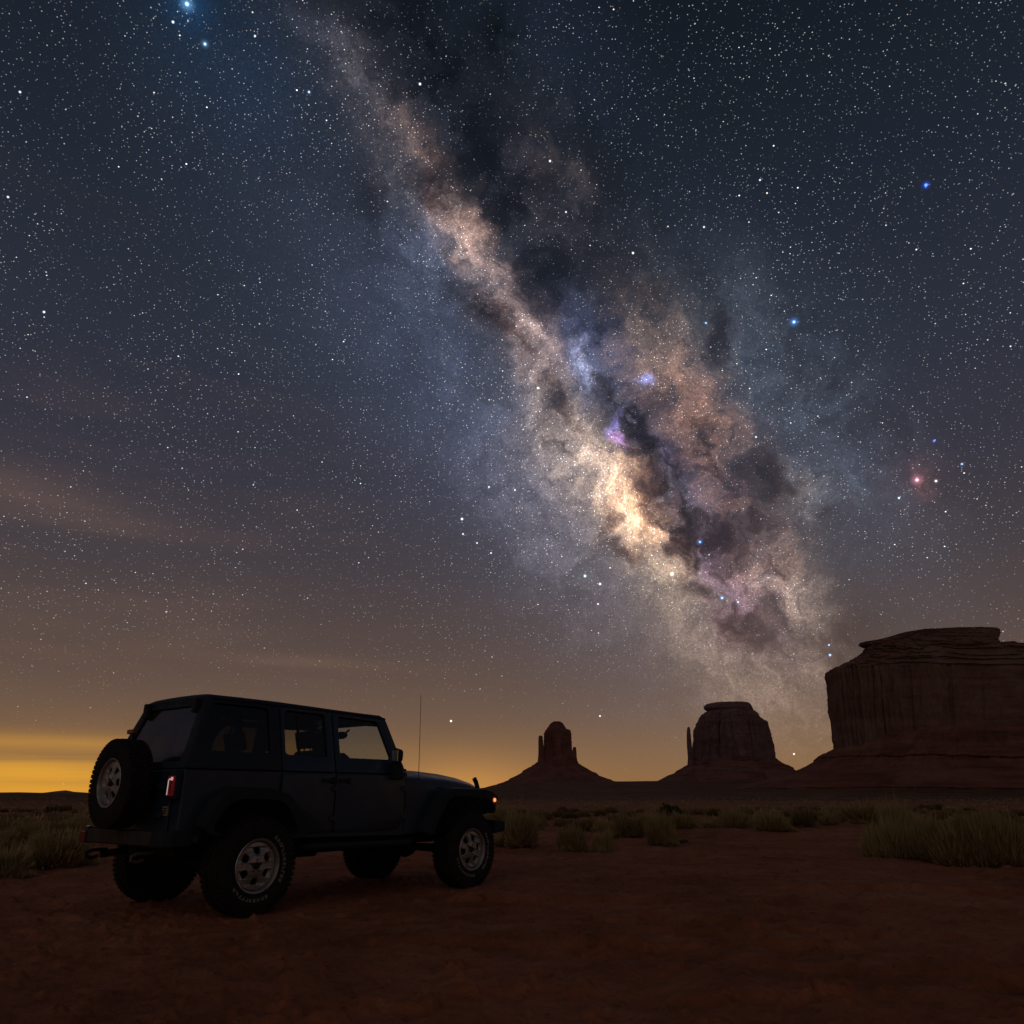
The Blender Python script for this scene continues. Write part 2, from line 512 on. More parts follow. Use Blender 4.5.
def mat_rock(name, tone, size, streaky=1.0, layered=1.0):
    m, T, b = pbr(name, tone, 0.95, spec=0.15)
    P = T.n('ShaderNodeNewGeometry').outputs['Position']
    strata = T.noise(T.v('MULTIPLY', P, (0.25 / size, 0.25 / size, 3.2 / size)), 8.0, 6, 0.66)
    streak = T.noise(T.v('MULTIPLY', P, (4.0 / size, 4.0 / size, 1.1 / size)), 8.0, 8, 0.72)
    blot = T.noise(P, 6.0 / size, 6, 0.62)
    c = T.mixc(T.ss(strata, 0.34, 0.66, 0.5 - 0.5 * layered, 0.5 + 0.5 * layered), tuple(x * 0.62 for x in tone), tuple(x * 1.30 for x in tone))
    c = T.mixc(T.ss(streak, 0.48, 0.70, 0.0, 0.80 * streaky), c, tuple(x * 0.36 for x in tone))
    c = T.mixc(T.ss(blot, 0.42, 0.66, 0.0, 0.7), c, (tone[0] * 1.25, tone[1] * 1.5, tone[2] * 1.6))
    T.put(b.inputs['Base Color'], c)
    add_bump(T, b, T.m('ADD', T.m('MULTIPLY', streak, streaky), T.m('MULTIPLY', strata, layered)), 0.8, size * 0.008)
    return m


def mat_leaf(name, c0, c1, c2):
    m, T, b = pbr(name, c0, 0.8, spec=0.2)
    g = T.n('ShaderNodeNewGeometry')
    oi = T.n('ShaderNodeObjectInfo')
    x = T.m('ADD', T.m('MULTIPLY', g.outputs['Random Per Island'], 0.38), T.m('MULTIPLY', oi.outputs['Random'], 0.62))
    T.put(b.inputs['Base Color'], T.ramp(x, [(0.05, c0), (0.5, c1), (0.95, c2)]))
    return m


M_ground = mat_ground()
M_grass = mat_leaf('dry_grass', (0.270, 0.195, 0.082), (0.395, 0.285, 0.130), (0.500, 0.365, 0.180))
M_brush = mat_leaf('sage_brush', (0.095, 0.072, 0.034), (0.300, 0.212, 0.108), (0.500, 0.355, 0.195))
M_juniper = mat_leaf('juniper_green', (0.020, 0.030, 0.012), (0.036, 0.050, 0.020), (0.055, 0.068, 0.030))
M_twig = pbr('twig', (0.09, 0.06, 0.04), 0.9)[0]

# ------------------------------------------------------------------ ground
JX, JY, YAW = -2.115, 9.416, 0.898


def terrain_h(x, y, fine=True):
    x, y = np.asarray(x, float), np.asarray(y, float)
    r = np.hypot(x, y)
    az = np.degrees(np.arctan2(x, y))
    h = 0.0 * r
    # low swell of the plain towards the buttes
    rise = 50.0 * sstep(az, -7, 3.5) + 6.0
    h = h + rise * sstep(r, 650, 3700)
    h = h + fbm(x / 700.0, y / 700.0, 3.3, 4) * 7.0 * sstep(r, 400, 2500)
    h = h + fbm(x / 45.0, y / 45.0, 1.3, 3) * 0.55 * sstep(r, 22, 120)
    if fine:
        near = 1 - sstep(r, 45, 110)
        jl = np.hypot(x - JX, y - JY)
        calm = sstep(jl, 1.2, 4.0) * 0.75 + 0.25
        h = h + near * calm * (fbm(x / 2.6, y / 2.6, 0.2, 3) * 0.055)
        # scuffed crust: plates with a broken edge
        n = fbm(x / 0.9, y / 0.55, 5.5, 3)
        plate = sstep(n, 0.08, 0.13) * 0.040
        msk = sstep(fbm(x / 3.5, y / 3.5, 8.8, 2), -0.05, 0.20)
        h = h + near * calm * plate * msk
        h = h + near * (fbm(x / 0.20, y / 0.20, 7.7, 4, 0.68) * 0.036 + np.abs(fbm(x / 0.5, y / 0.4, 2.7, 3)) * 0.045 * calm + np.maximum(0, fbm(x / 0.11, y / 0.11, 4.4, 2) - 0.22) * 0.10)
        # two soft wheel tracks behind the vehicle and across the bare sand
        c, s = math.cos(YAW), math.sin(YAW)
        lx, ly = c * (x - JX) + s * (y - JY), -s * (x - JX) + c * (y - JY)
        bend = ly + 0.012 * (lx + 2.0) ** 2
        for o in (-0.82, 0.82):
            h = h - near * 0.022 * np.exp(-((bend - o) / 0.15) ** 2) * sstep(-lx, 1.2, 2.4)
        # broken edges of the crust, a hand's height, facing the road
        for (ex0, ex1, ey_, hh, slant, sd) in ((0.45, 2.4, 6.0, 0.060, 0.10, 1.0), (-1.1, 0.35, 6.25, 0.045, -0.08, 4.0), (0.9, 1.75, 4.62, 0.050, 0.05, 7.0), (-0.25, 0.45, 4.75, 0.040, 0.1, 9.0), (2.2, 3.6, 5.1, 0.035, -0.12, 12.0), (-0.6, 1.6, 8.6, 0.05, 0.05, 15.0), (3.2, 5.5, 9.5, 0.06, -0.1, 18.0)):
            yl = ey_ + slant * (x - ex0) + fbm(x / 0.45, sd, 0.5, 4, 0.6) * 0.22
            q = sstep(y, yl, yl + 0.07) * (1 - sstep(y, yl + 0.2, yl + 1.3)) * sstep(x, ex0 - 0.25, ex0 + 0.1) * (1 - sstep(x, ex1 - 0.1, ex1 + 0.25))
            h = h + hh * q
        # hummocks held by the plants
        h = h + near * 0.16 * sstep(fbm(x / 5.5, y / 5.5, 12.2, 2), 0.02, 0.42) * sstep(r, 15, 26)
    return h


def build_ground():
    fine_a = np.radians(np.linspace(-46, 46, 760))
    rest = np.radians(np.linspace(46, 314, 80))[1:-1]
    A = np.concatenate([fine_a, rest])
    rad = [0.4, 1.2, 2.2, 3.0]
    while rad[-1] < 60: rad.append(rad[-1] * 1.0052)
    while rad[-1] < 900: rad.append(rad[-1] * 1.03)
    while rad[-1] < 60000: rad.append(rad[-1] * 1.06)
    rad = np.array(rad)
    RR, AA = np.meshgrid(rad, A, indexing='ij')
    X, Y = RR * np.sin(AA), RR * np.cos(AA)
    Z = terrain_h(X, Y)
    nr, na = X.shape
    V = np.concatenate([np.stack([X, Y, Z], -1).reshape(-1, 3), [[0, 0, 0]]])
    i = np.arange(nr - 1)[:, None] * na
    j = np.arange(na)[None, :]
    j2 = (j + 1) % na
    Q = np.stack([(i + j), (i + na + j), (i + na + j2), (i + j2)], -1).reshape(-1, 4)
    c = len(V) - 1
    jj = np.arange(na)
    Tn = np.stack([np.full(na, c), jj, (jj + 1) % na], -1)
    o = mesh_np('ground', V, [Q[:, ::-1], Tn[:, ::-1]], M_ground)
    tag(o, kind='structure')


build_ground()
gz = lambda x, y: float(terrain_h(x, y))


# far low hills on the horizon, left
def build_hills():
    prof = [(-700, 792), (-300, 791.5), (-120, 791), (0, 792.4), (20, 792.2), (45, 792.8), (58, 790.8), (66, 790.2), (72, 791.8), (90, 792.8),
            (130, 791.6), (260, 790.5), (420, 789.8), (470, 788.8), (497, 787.2), (530, 788.5), (620, 789), (700, 788), (900, 789), (1100, 787), (1500, 789)]
    px = np.linspace(-600, 1500, 500)
    py = np.interp(px, [p[0] for p in prof], [p[1] for p in prof])
    Yd = 9000.0
    rows = []
    for k, (fy, fh) in enumerate(((-900, -0.06), (-420, 0.35), (-150, 0.72), (0, 1.0), (260, 0.95), (900, 0.3), (1500, -0.1))):
        P = np.array([at_dist(a, b, Yd) for a, b in zip(px, py)])
        x = P[:, 0] * (1 + fy / Yd)
        z = P[:, 2] * fh + fbm(px / 40.0, fy / 300.0, 2.0, 4) * 22 * (0.1 < fh < 0.99)
        rows.append(np.stack([x, np.full_like(x, Yd + fy) + fbm(px / 60, k, 1, 3) * 120, z], -1))
    V = np.concatenate(rows)
    n = len(px)
    i = np.arange(len(rows) - 1)[:, None] * n
    j = np.arange(n - 1)[None, :]
    Q = np.stack([i + j, i + j + 1, i + n + j + 1, i + n + j], -1).reshape(-1, 4)
    tag(mesh_np('hills', V, Q, mat_rock('hill_rock', (0.26, 0.11, 0.07), 900.0)), kind='structure')


build_hills()


# ------------------------------------------------------------------ buttes
def rock_body(name, prof, Y, depth, mat, parent, origin, seed, nth=360, nz=120, flute=0.05, sup=2.6, ledge=0.0, talus=False, cols=9.0, nrm=None):
    """prof: (py, left px, right px) from the foot up. Rings of a closed solid whose outline follows it."""
    prof = sorted(prof, key=lambda p: -p[0])
    # keep the given order for equal heights
    L = np.array([at_dist(p[1], p[0], Y) for p in prof])
    Rr = np.array([at_dist(p[2], p[0], Y) for p in prof])
    arc = np.concatenate([[0], np.cumsum(np.hypot(np.diff(L[:, 2]) + np.diff(Rr[:, 2]), np.diff(L[:, 0]) - np.diff(Rr[:, 0])) + 1e-3)])
    s = np.unique(np.concatenate([np.linspace(0, arc[-1], nz), arc]))
    z = np.interp(s, arc, (L[:, 2] + Rr[:, 2]) / 2)
    zfar = z
    xl, xr = np.interp(s, arc, L[:, 0]), np.interp(s, arc, Rr[:, 0])
    th = np.linspace(0, 2 * np.pi, nth, endpoint=False)
    c, si = np.cos(th), np.sin(th)
    k = 2.0 / sup
    ex, ey = np.sign(c) * np.abs(c) ** k, np.sign(si) * np.abs(si) ** k
    cx = (xl[0] + xr[0]) / 2 * 0.3 + 0.7 * (xl + xr) / 2
    cx = (xl + xr) / 2
    w = (xr - xl) / 2
    W0 = nrm or w.max()
    for it in range(4):                     # size each level so that the solid, depth included, has the outline asked for
        X0 = cx[:, None] + w[:, None] * ex[None]
        dh0 = np.minimum(depth * (nrm or w.max()), depth * w) if talus else depth * w
        Yr = Y + dh0[:, None] * ey[None]
        rat = X0 / Yr
        el_, er_ = rat.min(1) * Y - xl, rat.max(1) * Y - xr
        cl_, cr_ = cx - w - el_, cx + w - er_
        cx, w = (cl_ + cr_) / 2, np.maximum((cr_ - cl_) / 2, 0.5)
    X0 = cx[:, None] + w[:, None] * ex[None]
    dh = np.minimum(depth * W0, depth * w * 1.0) if talus else depth * w
    Y0 = Y + dh[:, None] * ey[None]
    z = CAM_H + (z - CAM_H) * (Y - 0.5 * dh) / Y          # the near rim is what stands against the sky
    # outline noise: tall flutes and joints on cliffs, gullies on the slopes
    u = np.broadcast_to((np.cos(th) * 3.0)[None], X0.shape)
    v = np.broadcast_to((np.sin(th) * 3.0)[None], X0.shape)
    zz = np.broadcast_to(((z - z[0]) / W0)[:, None], X0.shape)
    if talus:
        g = fbm(u * 3.0, v * 3.0, zz * 5.0 + seed, 6, 0.70) * flute * 1.1 - np.abs(pnoise(u * 4.5, v * 4.5, zz * 1.6 + seed)) * flute * 0.35 + flute * 0.1
        g = g + fbm(u * 1.0, v * 1.0, zz * 6 + seed, 4, 0.6) * flute * 0.5
        bands = fbm(zz * 26, zz * 0 + seed, u * 0.25 + v * .15, 3)
        g = g + sstep(bands, -0.02, 0.10) * ledge * 0.8 + np.maximum(0, bands) * ledge
        fadeb = np.clip(zz / 0.03, 0.0, 1.0)
    else:
        a = pnoise(u * cols / 3, v * cols / 3, zz * 0.5 + seed)
        b2 = pnoise(u * cols, v * cols, zz * 0.9 + seed + 5)
        g = (1 - np.abs(a) * 2) * flute * 0.55 + (0.6 - np.abs(b2) * 2) * flute * 0.40
        g = g + fbm(u * cols * 1.3, v * cols * 1.3, zz * 6 + seed, 6, 0.68) * flute * 0.9
        g = g - np.maximum(0, pnoise(u * cols * 0.9, v * cols * 0.9, zz * 0.35 + seed + 9) - 0.28) * flute * 3.0
        bands = fbm(zz * 20, zz * 0 + seed, u * 0.1, 3)
        g = g + bands * ledge
        fadeb = 1.0
    if not talus:                           # joints cut the steep faces; the sloping shoulders are broken by ledges instead
        dz_, dw_ = np.abs(np.gradient(z)), np.abs(np.gradient(w)) + np.abs(np.gradient(cx))
        st = np.convolve(np.pad(dz_ / (dz_ + dw_ + 1e-6), 3, 'edge'), np.ones(7) / 7, 'valid')[:, None]
        g = g * (0.15 + 0.85 * sstep(st, 0.35, 0.85)) + (1 - sstep(st, 0.35, 0.85)) * (sstep(fbm(zz * 60, u * 1.2, v * 1.2 + seed, 3), -0.1, 0.2) * 0.016 + fbm(u * 6, v * 6, zz * 12, 5, 0.65) * 0.022)
    X0 = X0 + ex[None] * g * W0 * fadeb
    Y0 = Y0 + ey[None] * g * W0 * fadeb
    Z0 = np.broadcast_to(z[:, None], X0.shape) + fbm(u * 2.2, v * 2.2, zz * 4 + seed + 3, 3) * W0 * (0.012 if not talus else 0.008)
    V = np.stack([X0, Y0, Z0], -1).reshape(-1, 3)
    top = [cx[-1], Y, Z0[-1].mean() + 0.003 * W0]
    V = np.concatenate([V, [top]]) - np.array(origin)[None]
    nl = len(s)
    i = np.arange(nl - 1)[:, None] * nth
    j = np.arange(nth)[None]
    j2 = (j + 1) % nth
    Q = np.stack([i + j, i + j2, i + nth + j2, i + nth + j], -1).reshape(-1, 4)
    jj = np.arange(nth)
    b = (nl - 1) * nth
    Tn = np.stack([b + jj, b + (jj + 1) % nth, np.full(nth, len(V) - 1)], -1)
    return mesh_np(name, V, [Q, Tn], mat, parent, smooth=False)


def base_of(px, Y):
    p = at_dist(px, 790, Y)
    return (p[0], Y, float(terrain_h(p[0], Y, False)))


def build_buttes():
    # the great mesa at the right edge
    rockA = mat_rock('mesa_sandstone', (0.200, 0.108, 0.086), 330.0, 0.5, 0.45)
    talA = mat_rock('mesa_talus', (0.190, 0.078, 0.060), 330.0, 0.08, 1.0)
    Y = 1500.0
    o = base_of(1000, Y)
    e = empty('butte', o, 0, 'massive flat-topped red sandstone mesa filling the right edge of the horizon', 'butte')
    rock_body('talus_slope', [(801, 690, 1330), (790, 730, 1290), (781, 765, 1260), (768, 800, 1215), (757, 818, 1180), (745, 836, 1150), (737, 848, 1132), (730, 864, 1112), (727, 880, 1096)], Y, 0.42, talA, e, o, 1.3, 520, 110, 0.030, 2.4, 0.012, True)
    rock_body('cliff', [(752, 838, 1142), (742, 835.5, 1142), (720, 832.5, 1143), (700, 830, 1143), (683, 829.5, 1142), (672, 827.8, 1141), (666.5, 828, 1138), (665.5, 834, 1128),
                        (660, 845, 1104), (653, 858, 1066), (648, 864, 1044), (644, 868, 1030)], Y, 0.24, rockA, e, o, 4.1, 900, 170, 0.024, 3.4, 0.005, cols=8.0)
    rock_body('cap_rock', [(657, 858, 1046), (650, 864, 1022), (645.5, 866, 1010), (643.5, 860, 1003), (641.5, 859.5, 999), (640, 868, 997), (637.5, 882, 997), (633, 898, 999), (629.5, 917, 998), (628, 950, 996), (627.6, 965, 985)], Y, 0.24, rockA, e, o, 7.7, 620, 70, 0.030, 3.0, 0.012, cols=12.0, nrm=170.0)
    # the middle butte with its thumb
    rockB = mat_rock('butte_sandstone', (0.205, 0.112, 0.118), 320.0, 0.5, 0.6)
    Y = 2900.0
    o = base_of(732, Y)
    e = empty('butte', o, 0, 'squat red butte with a thumb spire at its left side, middle of the three', 'butte')
    talB = mat_rock('butte_talus', (0.185, 0.080, 0.066), 320.0, 0.08, 1.0)
    rock_body('talus_slope', [(797, 600, 860), (789, 632, 835), (784, 654, 812), (778, 665, 803), (771, 678, 796), (765, 687, 786), (760, 691, 777), (756, 696, 772), (752, 701, 768)], Y, 0.85, talB, e, o, 2.2, 420, 90, 0.030, 2.0, 0.012, True)
    rock_body('cliff', [(763, 692, 775), (755, 693, 773.6), (740, 694, 770.5), (728, 694.8, 767.6), (721, 697, 766), (719.5, 698, 763), (717, 699, 759), (713, 702, 757), (710.5, 706, 754)], Y, 0.85, rockB, e, o, 5.2, 620, 110, 0.060, 2.8, 0.012, cols=9.0)
    rock_body('cap_rock', [(712, 709, 752), (709.5, 707, 753), (708, 704.5, 752.5), (705, 704, 751), (703.4, 706, 749.5), (702.2, 713, 747), (702, 722, 740)], Y, 0.80, rockB, e, o, 8.2, 320, 40, 0.040, 2.4, 0.01, cols=10.0, nrm=120.0)
    rock_body('spire', [(766, 687.5, 694), (758, 688, 693), (745, 687, 691.6), (735, 686.8, 690.6), (729, 687.2, 690), (727, 687.8, 689.4)], Y - 40, 1.2, rockB, e, o, 3.3, 90, 60, 0.10, 2.4, 0.02, cols=3.0)
    # the slim butte far left of them
    rockC = mat_rock('tower_sandstone', (0.200, 0.082, 0.070), 300.0, 0.5, 0.7)
    Y = 3500.0
    o = base_of(557, Y)
    e = empty('butte', o, 0, 'small slim-towered red butte with side pinnacles, just right of the parked vehicle', 'butte')
    rock_body('talus_slope', [(798, 455, 665), (791, 475, 640), (786, 491, 622), (782, 504, 616), (778, 512, 606), (775, 518, 598), (769, 527, 588), (763, 537.5, 578), (760, 542, 574), (757, 547, 569)], Y, 0.95, rockC, e, o, 6.1, 360, 90, 0.032, 2.0, 0.012, True)
    rock_body('cliff', [(765, 541, 575), (757, 543, 574), (750, 544.8, 571.4), (742, 544.8, 571), (734, 544.6, 570.4), (730, 546, 570), (728.6, 547, 566), (726, 549, 564), (723, 551, 562.4), (721.4, 554, 560)], Y, 0.9, rockC, e, o, 9.2, 420, 110, 0.075, 3.2, 0.02, cols=6.0)
    rock_body('spire', [(764, 537.6, 546), (756, 538.4, 545), (748, 538.6, 543.8), (740, 538.5, 542.8), (736.5, 538.8, 542.4), (735.6, 539.4, 541.8)], Y - 30, 1.2, rockC, e, o, 3.9, 90, 60, 0.08, 2.2, 0.02, cols=3.0)
    rock_body('spire', [(765, 568.5, 578), (757, 570, 576.6), (751, 572.4, 576.2), (747, 573.4, 575.6)], Y - 30, 1.2, rockC, e, o, 1.9, 90, 60, 0.10, 2.2, 0.02, cols=3.0)


build_buttes()


# ------------------------------------------------------------------ plants
def blades(n, mounds, w, seed, spread=1.42, segs=2):
    """thin tapering stems that fan out of a few low crowns, together a rounded bush.
    mounds: (x, y, radius, height)"""
    r = np.random.RandomState(seed)
    m_ = np.array(mounds, float)
    pr = m_[:, 2] ** 2
    t = r.choice(len(m_), n, p=pr / pr.sum())
    R0, H0 = m_[t, 2], m_[t, 3]
    ang = r.rand(n) * 2 * np.pi
    pol = spread * np.sqrt(r.rand(n)) * (0.92 + 0.12 * r.rand(n))
    rough = 0.86 + 0.22 * np.clip(fbm(np.cos(ang) * 1.5 + m_[t, 0] * 3, np.sin(ang) * 1.5 + m_[t, 1] * 3, pol * 1.5 + seed, 2) * 1.6, -0.6, 0.6)
    ln = (0.70 + 0.32 * r.rand(n)) * rough
    dirv = np.stack([np.cos(ang) * np.sin(pol), np.sin(ang) * np.sin(pol), np.cos(pol)], -1)
    q = np.sqrt(r.rand(n)) * 0.30
    a2 = ang + r.normal(size=n) * 0.5
    b0 = np.stack([m_[t, 0] + R0 * q * np.cos(a2), m_[t, 1] + R0 * q * np.sin(a2), np.full(n, -0.03)], -1)
    sc = np.stack([R0 * 0.80, R0 * 0.80, H0], -1)
    st_ = 0.40 + 0.42 * r.rand(n)
    dirj = dirv + r.normal(size=(n, 3)) * 0.30
    bend = r.normal(size=(n, 3)) * 0.05
    pts = []
    for k in range(segs + 1):
        f = k / segs
        p = b0 + (dirv * (ln * st_)[:, None] + dirj * (ln * (1 - st_) * f)[:, None] + bend * f * (1 - f) * 2 + np.array([0, 0, 0.05]) * (f * f * np.sin(pol))[:, None]) * sc
        pts.append(p)
    yaw = r.rand(n) * np.pi
    side = np.stack([np.cos(yaw), np.sin(yaw), np.zeros(n)], -1) * (w * (0.6 + 0.8 * r.rand(n)))[:, None] / 2
    V = []
    for k in range(segs):
        wk = 1.0 - 0.30 * k / segs
        V += [pts[k] - side * wk, pts[k] + side * wk]
    V.append(pts[segs])
    V = np.stack(V, 1)
    m = 2 * segs + 1
    idx = np.arange(n)[:, None] * m
    Q = np.concatenate([idx + np.array([[2 * k, 2 * k + 1, 2 * k + 3, 2 * k + 2]]) for k in range(segs - 1)]) if segs > 1 else np.zeros((0, 4), int)
    Tt = idx + np.array([[2 * segs - 2, 2 * segs - 1, 2 * segs]])
    return V.reshape(-1, 3), Q, Tt


def mounds(k, seed, r0=0.36, r1=0.62):
    r = np.random.RandomState(seed + 1000)
    out = [(0.0, 0.0, 0.82, 1.0)] if k < 6 else []
    if k < 6: r0, r1 = 0.34, 0.52
    if k > 10: r0, r1 = 0.26, 0.44
    while len(out) < k:
        a, d = r.rand() * 6.283, 0.72 * math.sqrt(r.rand())
        rad = r.uniform(r0, r1) * (1.1 - 0.35 * d)
        out.append((d * math.cos(a), d * math.sin(a), rad, ((1.10 if k > 10 else 0.80) - 0.70 * d) * r.uniform(0.72, 1.0)))
    return out


def plant_mesh(name, n, w, seed, k, mat):
    V, Q, Tt = blades(n, mounds(k, seed), w, seed)
    V = V / np.array([np.percentile(np.abs(V[:, 0]), 97), np.percentile(np.abs(V[:, 1]), 97), np.percentile(V[:, 2], 99.3)])
    o = mesh_np(name, V, [Q, Tt], mat)
    return o


def build_plants():
    # prototypes of unit size: radius about 1, height about 1
    big = [plant_mesh('grass_clump', 32000, 0.012, 11 + i, 16, M_grass) for i in range(2)]
    mids = [plant_mesh('grass_clump', 6500, 0.024, 31 + i, 5, M_grass) for i in range(3)]
    shr = [plant_mesh('desert_shrub', 1900, 0.042, 51 + i, 3, M_brush) for i in range(4)]
    used = set()

    def put(proto, px, py, wpx, hpx, label, cat='shrub', group=None, rz=0.0):
        x, y = on_ground(px, py)
        dist = math.hypot(y * cp_ - CAM_H * sp_, 0)
        k = (y * cp_ - CAM_H * sp_) / F_PX
        if proto.name in used:
            o = proto.copy()
            COL.objects.link(o)
        else:
            o = proto
            used.add(proto.name)
        o.location = (x, y, gz(x, y) - 0.02)
        o.rotation_euler = (0, 0, rz)
        o.scale = (wpx * k * 0.5, wpx * k * 0.5, hpx * k)
        for key in ('group', 'label', 'category'):
            if key in o: del o[key]
        return tag(o, label, cat, group)
    put(big[0], 902, 856, 84, 41, 'large pale dry grass clump left of the bigger one at right edge', 'grass clump', None, 0.4)
    put(big[1], 996, 864, 116, 42, 'largest dry grass clump, spreading out of the right edge of the photo', 'grass clump', None, 1.4)
    put(mids[0], 52, 868, 76, 32, 'wide grass clump on the sand left of the rear bumper', 'grass clump', None, 2.0)
    put(mids[1], 520, 848, 44, 30, 'dry grass clump right beside the front bumper', 'grass clump', None, 0.3)
    put(mids[2], 572, 851, 34, 23, 'small round grass clump alone on sand, second from the front bumper', 'grass clump', None, 1.2)
    put(mids[0], 604, 852, 25, 19, 'tiny tan grass clump right of a rounder one on open sand', 'grass clump', None, 4.0)
    put(mids[1], 661, 846, 34, 28, 'round grass clump standing foremost at the sand edge below the dark bush', 'grass clump', None, 2.6)
    put(mids[2], 632, 838, 46, 20, 'low wide grass clump left of the round foremost one at the sand edge', 'grass clump', None, 5.2)
    put(mids[0], 735, 833, 40, 19, 'low grass clump at the sand edge directly below the flat top of the middle butte', 'grass clump', None, 1.7)
    put(mids[1], 772, 836, 38, 19, 'grass clump at the sand edge below the right foot of the middle butte', 'grass clump', None, 3.3)
    put(mids[2], 868, 829, 60, 20, 'long low grass clump behind the large pale clump at right', 'grass clump', None, 0.9)
    put(mids[0], 4, 876, 60, 26, 'low grass clump cut off by the left edge of the photo', 'grass clump', None, 5.5)
    # a dark round juniper bush
    r = np.random.RandomState(5)
    n = 3200
    dirs = r.normal(size=(n, 3))
    dirs /= np.linalg.norm(dirs, axis=1)[:, None]
    dirs[:, 2] = np.abs(dirs[:, 2]) * 1.0
    rad = r.rand(n) ** 0.4 * (0.78 + 0.35 * fbm(dirs[:, 0] * 2, dirs[:, 1] * 2, dirs[:, 2] * 2 + 3, 3))
    c = dirs * rad[:, None] + np.array([0, 0, 0.04])
    a, b = r.normal(size=(n, 3)) * 0.055, r.normal(size=(n, 3)) * 0.055
    V = np.stack([c - a, c + a, c + b], 1).reshape(-1, 3)
    jb = empty('juniper_bush', (0, 0, 0), 0, 'dark round juniper bush, darkest plant on the plain below the middle butte', 'bush')
    mesh_np('foliage', V, np.arange(3 * n).reshape(-1, 3), M_juniper, jb)
    sv, sq, st = blades(40, [(0, 0, 0.6, 0.8)], 0.07, 3)
    mesh_np('stem', sv, [sq, st], M_twig, jb)
    x, y = on_ground(669, 824)
    k = y / F_PX
    jb.location = (x, y, gz(x, y) - 0.05)
    jb.scale = (17 * k, 17 * k, 22 * k)

    for px, py, wpx, lab in ((684, 843, 8, 'small dark stone on bare sand right of the round foremost grass clump'), (803, 834, 6, 'tiny dark stone on bare sand left of the large pale grass clump')):
        x, y = on_ground(px, py)
        bm = bmesh.new()
        bmesh.ops.create_icosphere(bm, subdivisions=3, radius=1.0)
        for v in bm.verts:
            c = v.co.copy()
            f = 1 + 0.45 * float(fbm(c.x * 1.3 + px, c.y * 1.3, c.z * 1.3, 3))
            v.co = Vector((c.x * f, c.y * f * 0.8, c.z * f * 0.55 + 0.25))
        me = bpy.data.meshes.new('stone')
        bm.to_mesh(me)
        bm.free()
        me.materials.append(mat_rock('stone_brown', (0.10, 0.05, 0.035), 0.3))
        so = bpy.data.objects.new('stone', me)
        COL.objects.link(so)
        so.location = (x, y, gz(x, y))
        so.scale = (wpx * 0.5 * y / F_PX,) * 3
        tag(so, lab, 'stone')

    # countable plants of the nearer plain
    rr = random.Random(3)
    GP = 'grass clumps and shrubs across the near plain'
    spots = []

    def free(px, py):
        if py > 834 and 505 < px < 860: return False          # bare sand
        if py > 845 and px >= 85: return False
        if 70 < px < 530 and py > 838: return False
        return True
    tries = 0
    while len(spots) < 285 and tries < 20000:
        tries += 1
        u = rr.random()
        py = 813 + 48 * u ** 1.7
        px = rr.uniform(-60, 1080)
        if not free(px, py) or (px > 835 and py > 824): continue
        hw = 4.0 + (py - 805) * 0.48
        # the near edge of the plants is ragged on bare sand
        if py > 826 and 780 < px < 860 and rr.random() < 0.8: continue
        if any(abs(px - q[0]) < 0.72 * (hw + q[2]) and abs(py - q[1]) < 3.6 for q in spots): continue
        spots.append((px, py, hw))
    for i, (px, py, hw) in enumerate(spots):
        f = rr.uniform(0.75, 1.3)
        pr = rr.choice(shr if py < 826 else shr + mids)
        put(pr, px, py, hw * 1.5 * f, hw * 0.66 * f * rr.uniform(0.8, 1.15), 'low dry tuft scattered among many on the plain', 'shrub', GP, rr.uniform(0, 6.28))
    # farther plants merge into one cover
    protos = [blades(34, [(0, 0, 1.0, 0.95)], 0.17, 200 + i) for i in range(8)]
    VV, QQ, TT = [], [], []
    off = 0
    rs = np.random.RandomState(9)
    for i in range(3200):
        yy = 26 * math.exp(rs.rand() * math.log(420 / 26))
        if yy < 110 and rs.rand() < 0.50: continue
        px = rs.uniform(-90, 1110)
        d = ray(px, HOR + F_PX / yy)
        t = -CAM_H / d[2] if d[2] < 0 else 0
        x, y = d[0] * t, d[1] * t
        if float(fbm(x / 14.0, y / 14.0, 31.0, 2)) < -0.12: continue
        v, q, tr = protos[i % 8]
        s = (0.30 + 0.34 * rs.rand()) * (1.0 + 0.0006 * yy)
        a = rs.rand() * 6.28
        m = np.array([[math.cos(a), -math.sin(a), 0], [math.sin(a), math.cos(a), 0], [0, 0, 0.85]]) * s
        VV.append(v @ m.T + np.array([x, y, float(terrain_h(x, y)) - 0.03]))
        QQ.append(q + off)
        TT.append(tr + off)
        off += len(v)
    o = mesh_np('scrub_cover', np.concatenate(VV), [np.concatenate(QQ), np.concatenate(TT)], M_brush)
    tag(o, 'dry scrub covering the far plain below the buttes', 'scrub', None, 'stuff')


build_plants()
#JEEP#

# ------------------------------------------------------------------ the vehicle
def mat_paint():
    m, T, b = pbr('dark_blue_paint', (0.020, 0.027, 0.038), 0.42, spec=0.4, coat=0.3)
    P = T.n('ShaderNodeTexCoord').outputs['Object']
    dust = T.noise(P, 5.0, 5, 0.65)
    sepz = T.n('ShaderNodeSeparateXYZ')
    T.put(sepz.inputs[0], P)
    low = T.ss(sepz.outputs[2], 0.95, 0.5, 0.0, 0.55)
    k = T.m('MULTIPLY', T.ss(dust, 0.40, 0.72, 0.05, 0.9), low)
    T.put(b.inputs['Base Color'], T.mixc(k, (0.010, 0.027, 0.054), (0.026, 0.029, 0.036)))
    T.put(b.inputs['Roughness'], T.ss(dust, 0.3, 0.75, 0.34, 0.62))
    b.inputs['Coat Roughness'].default_value = 0.25
    return m


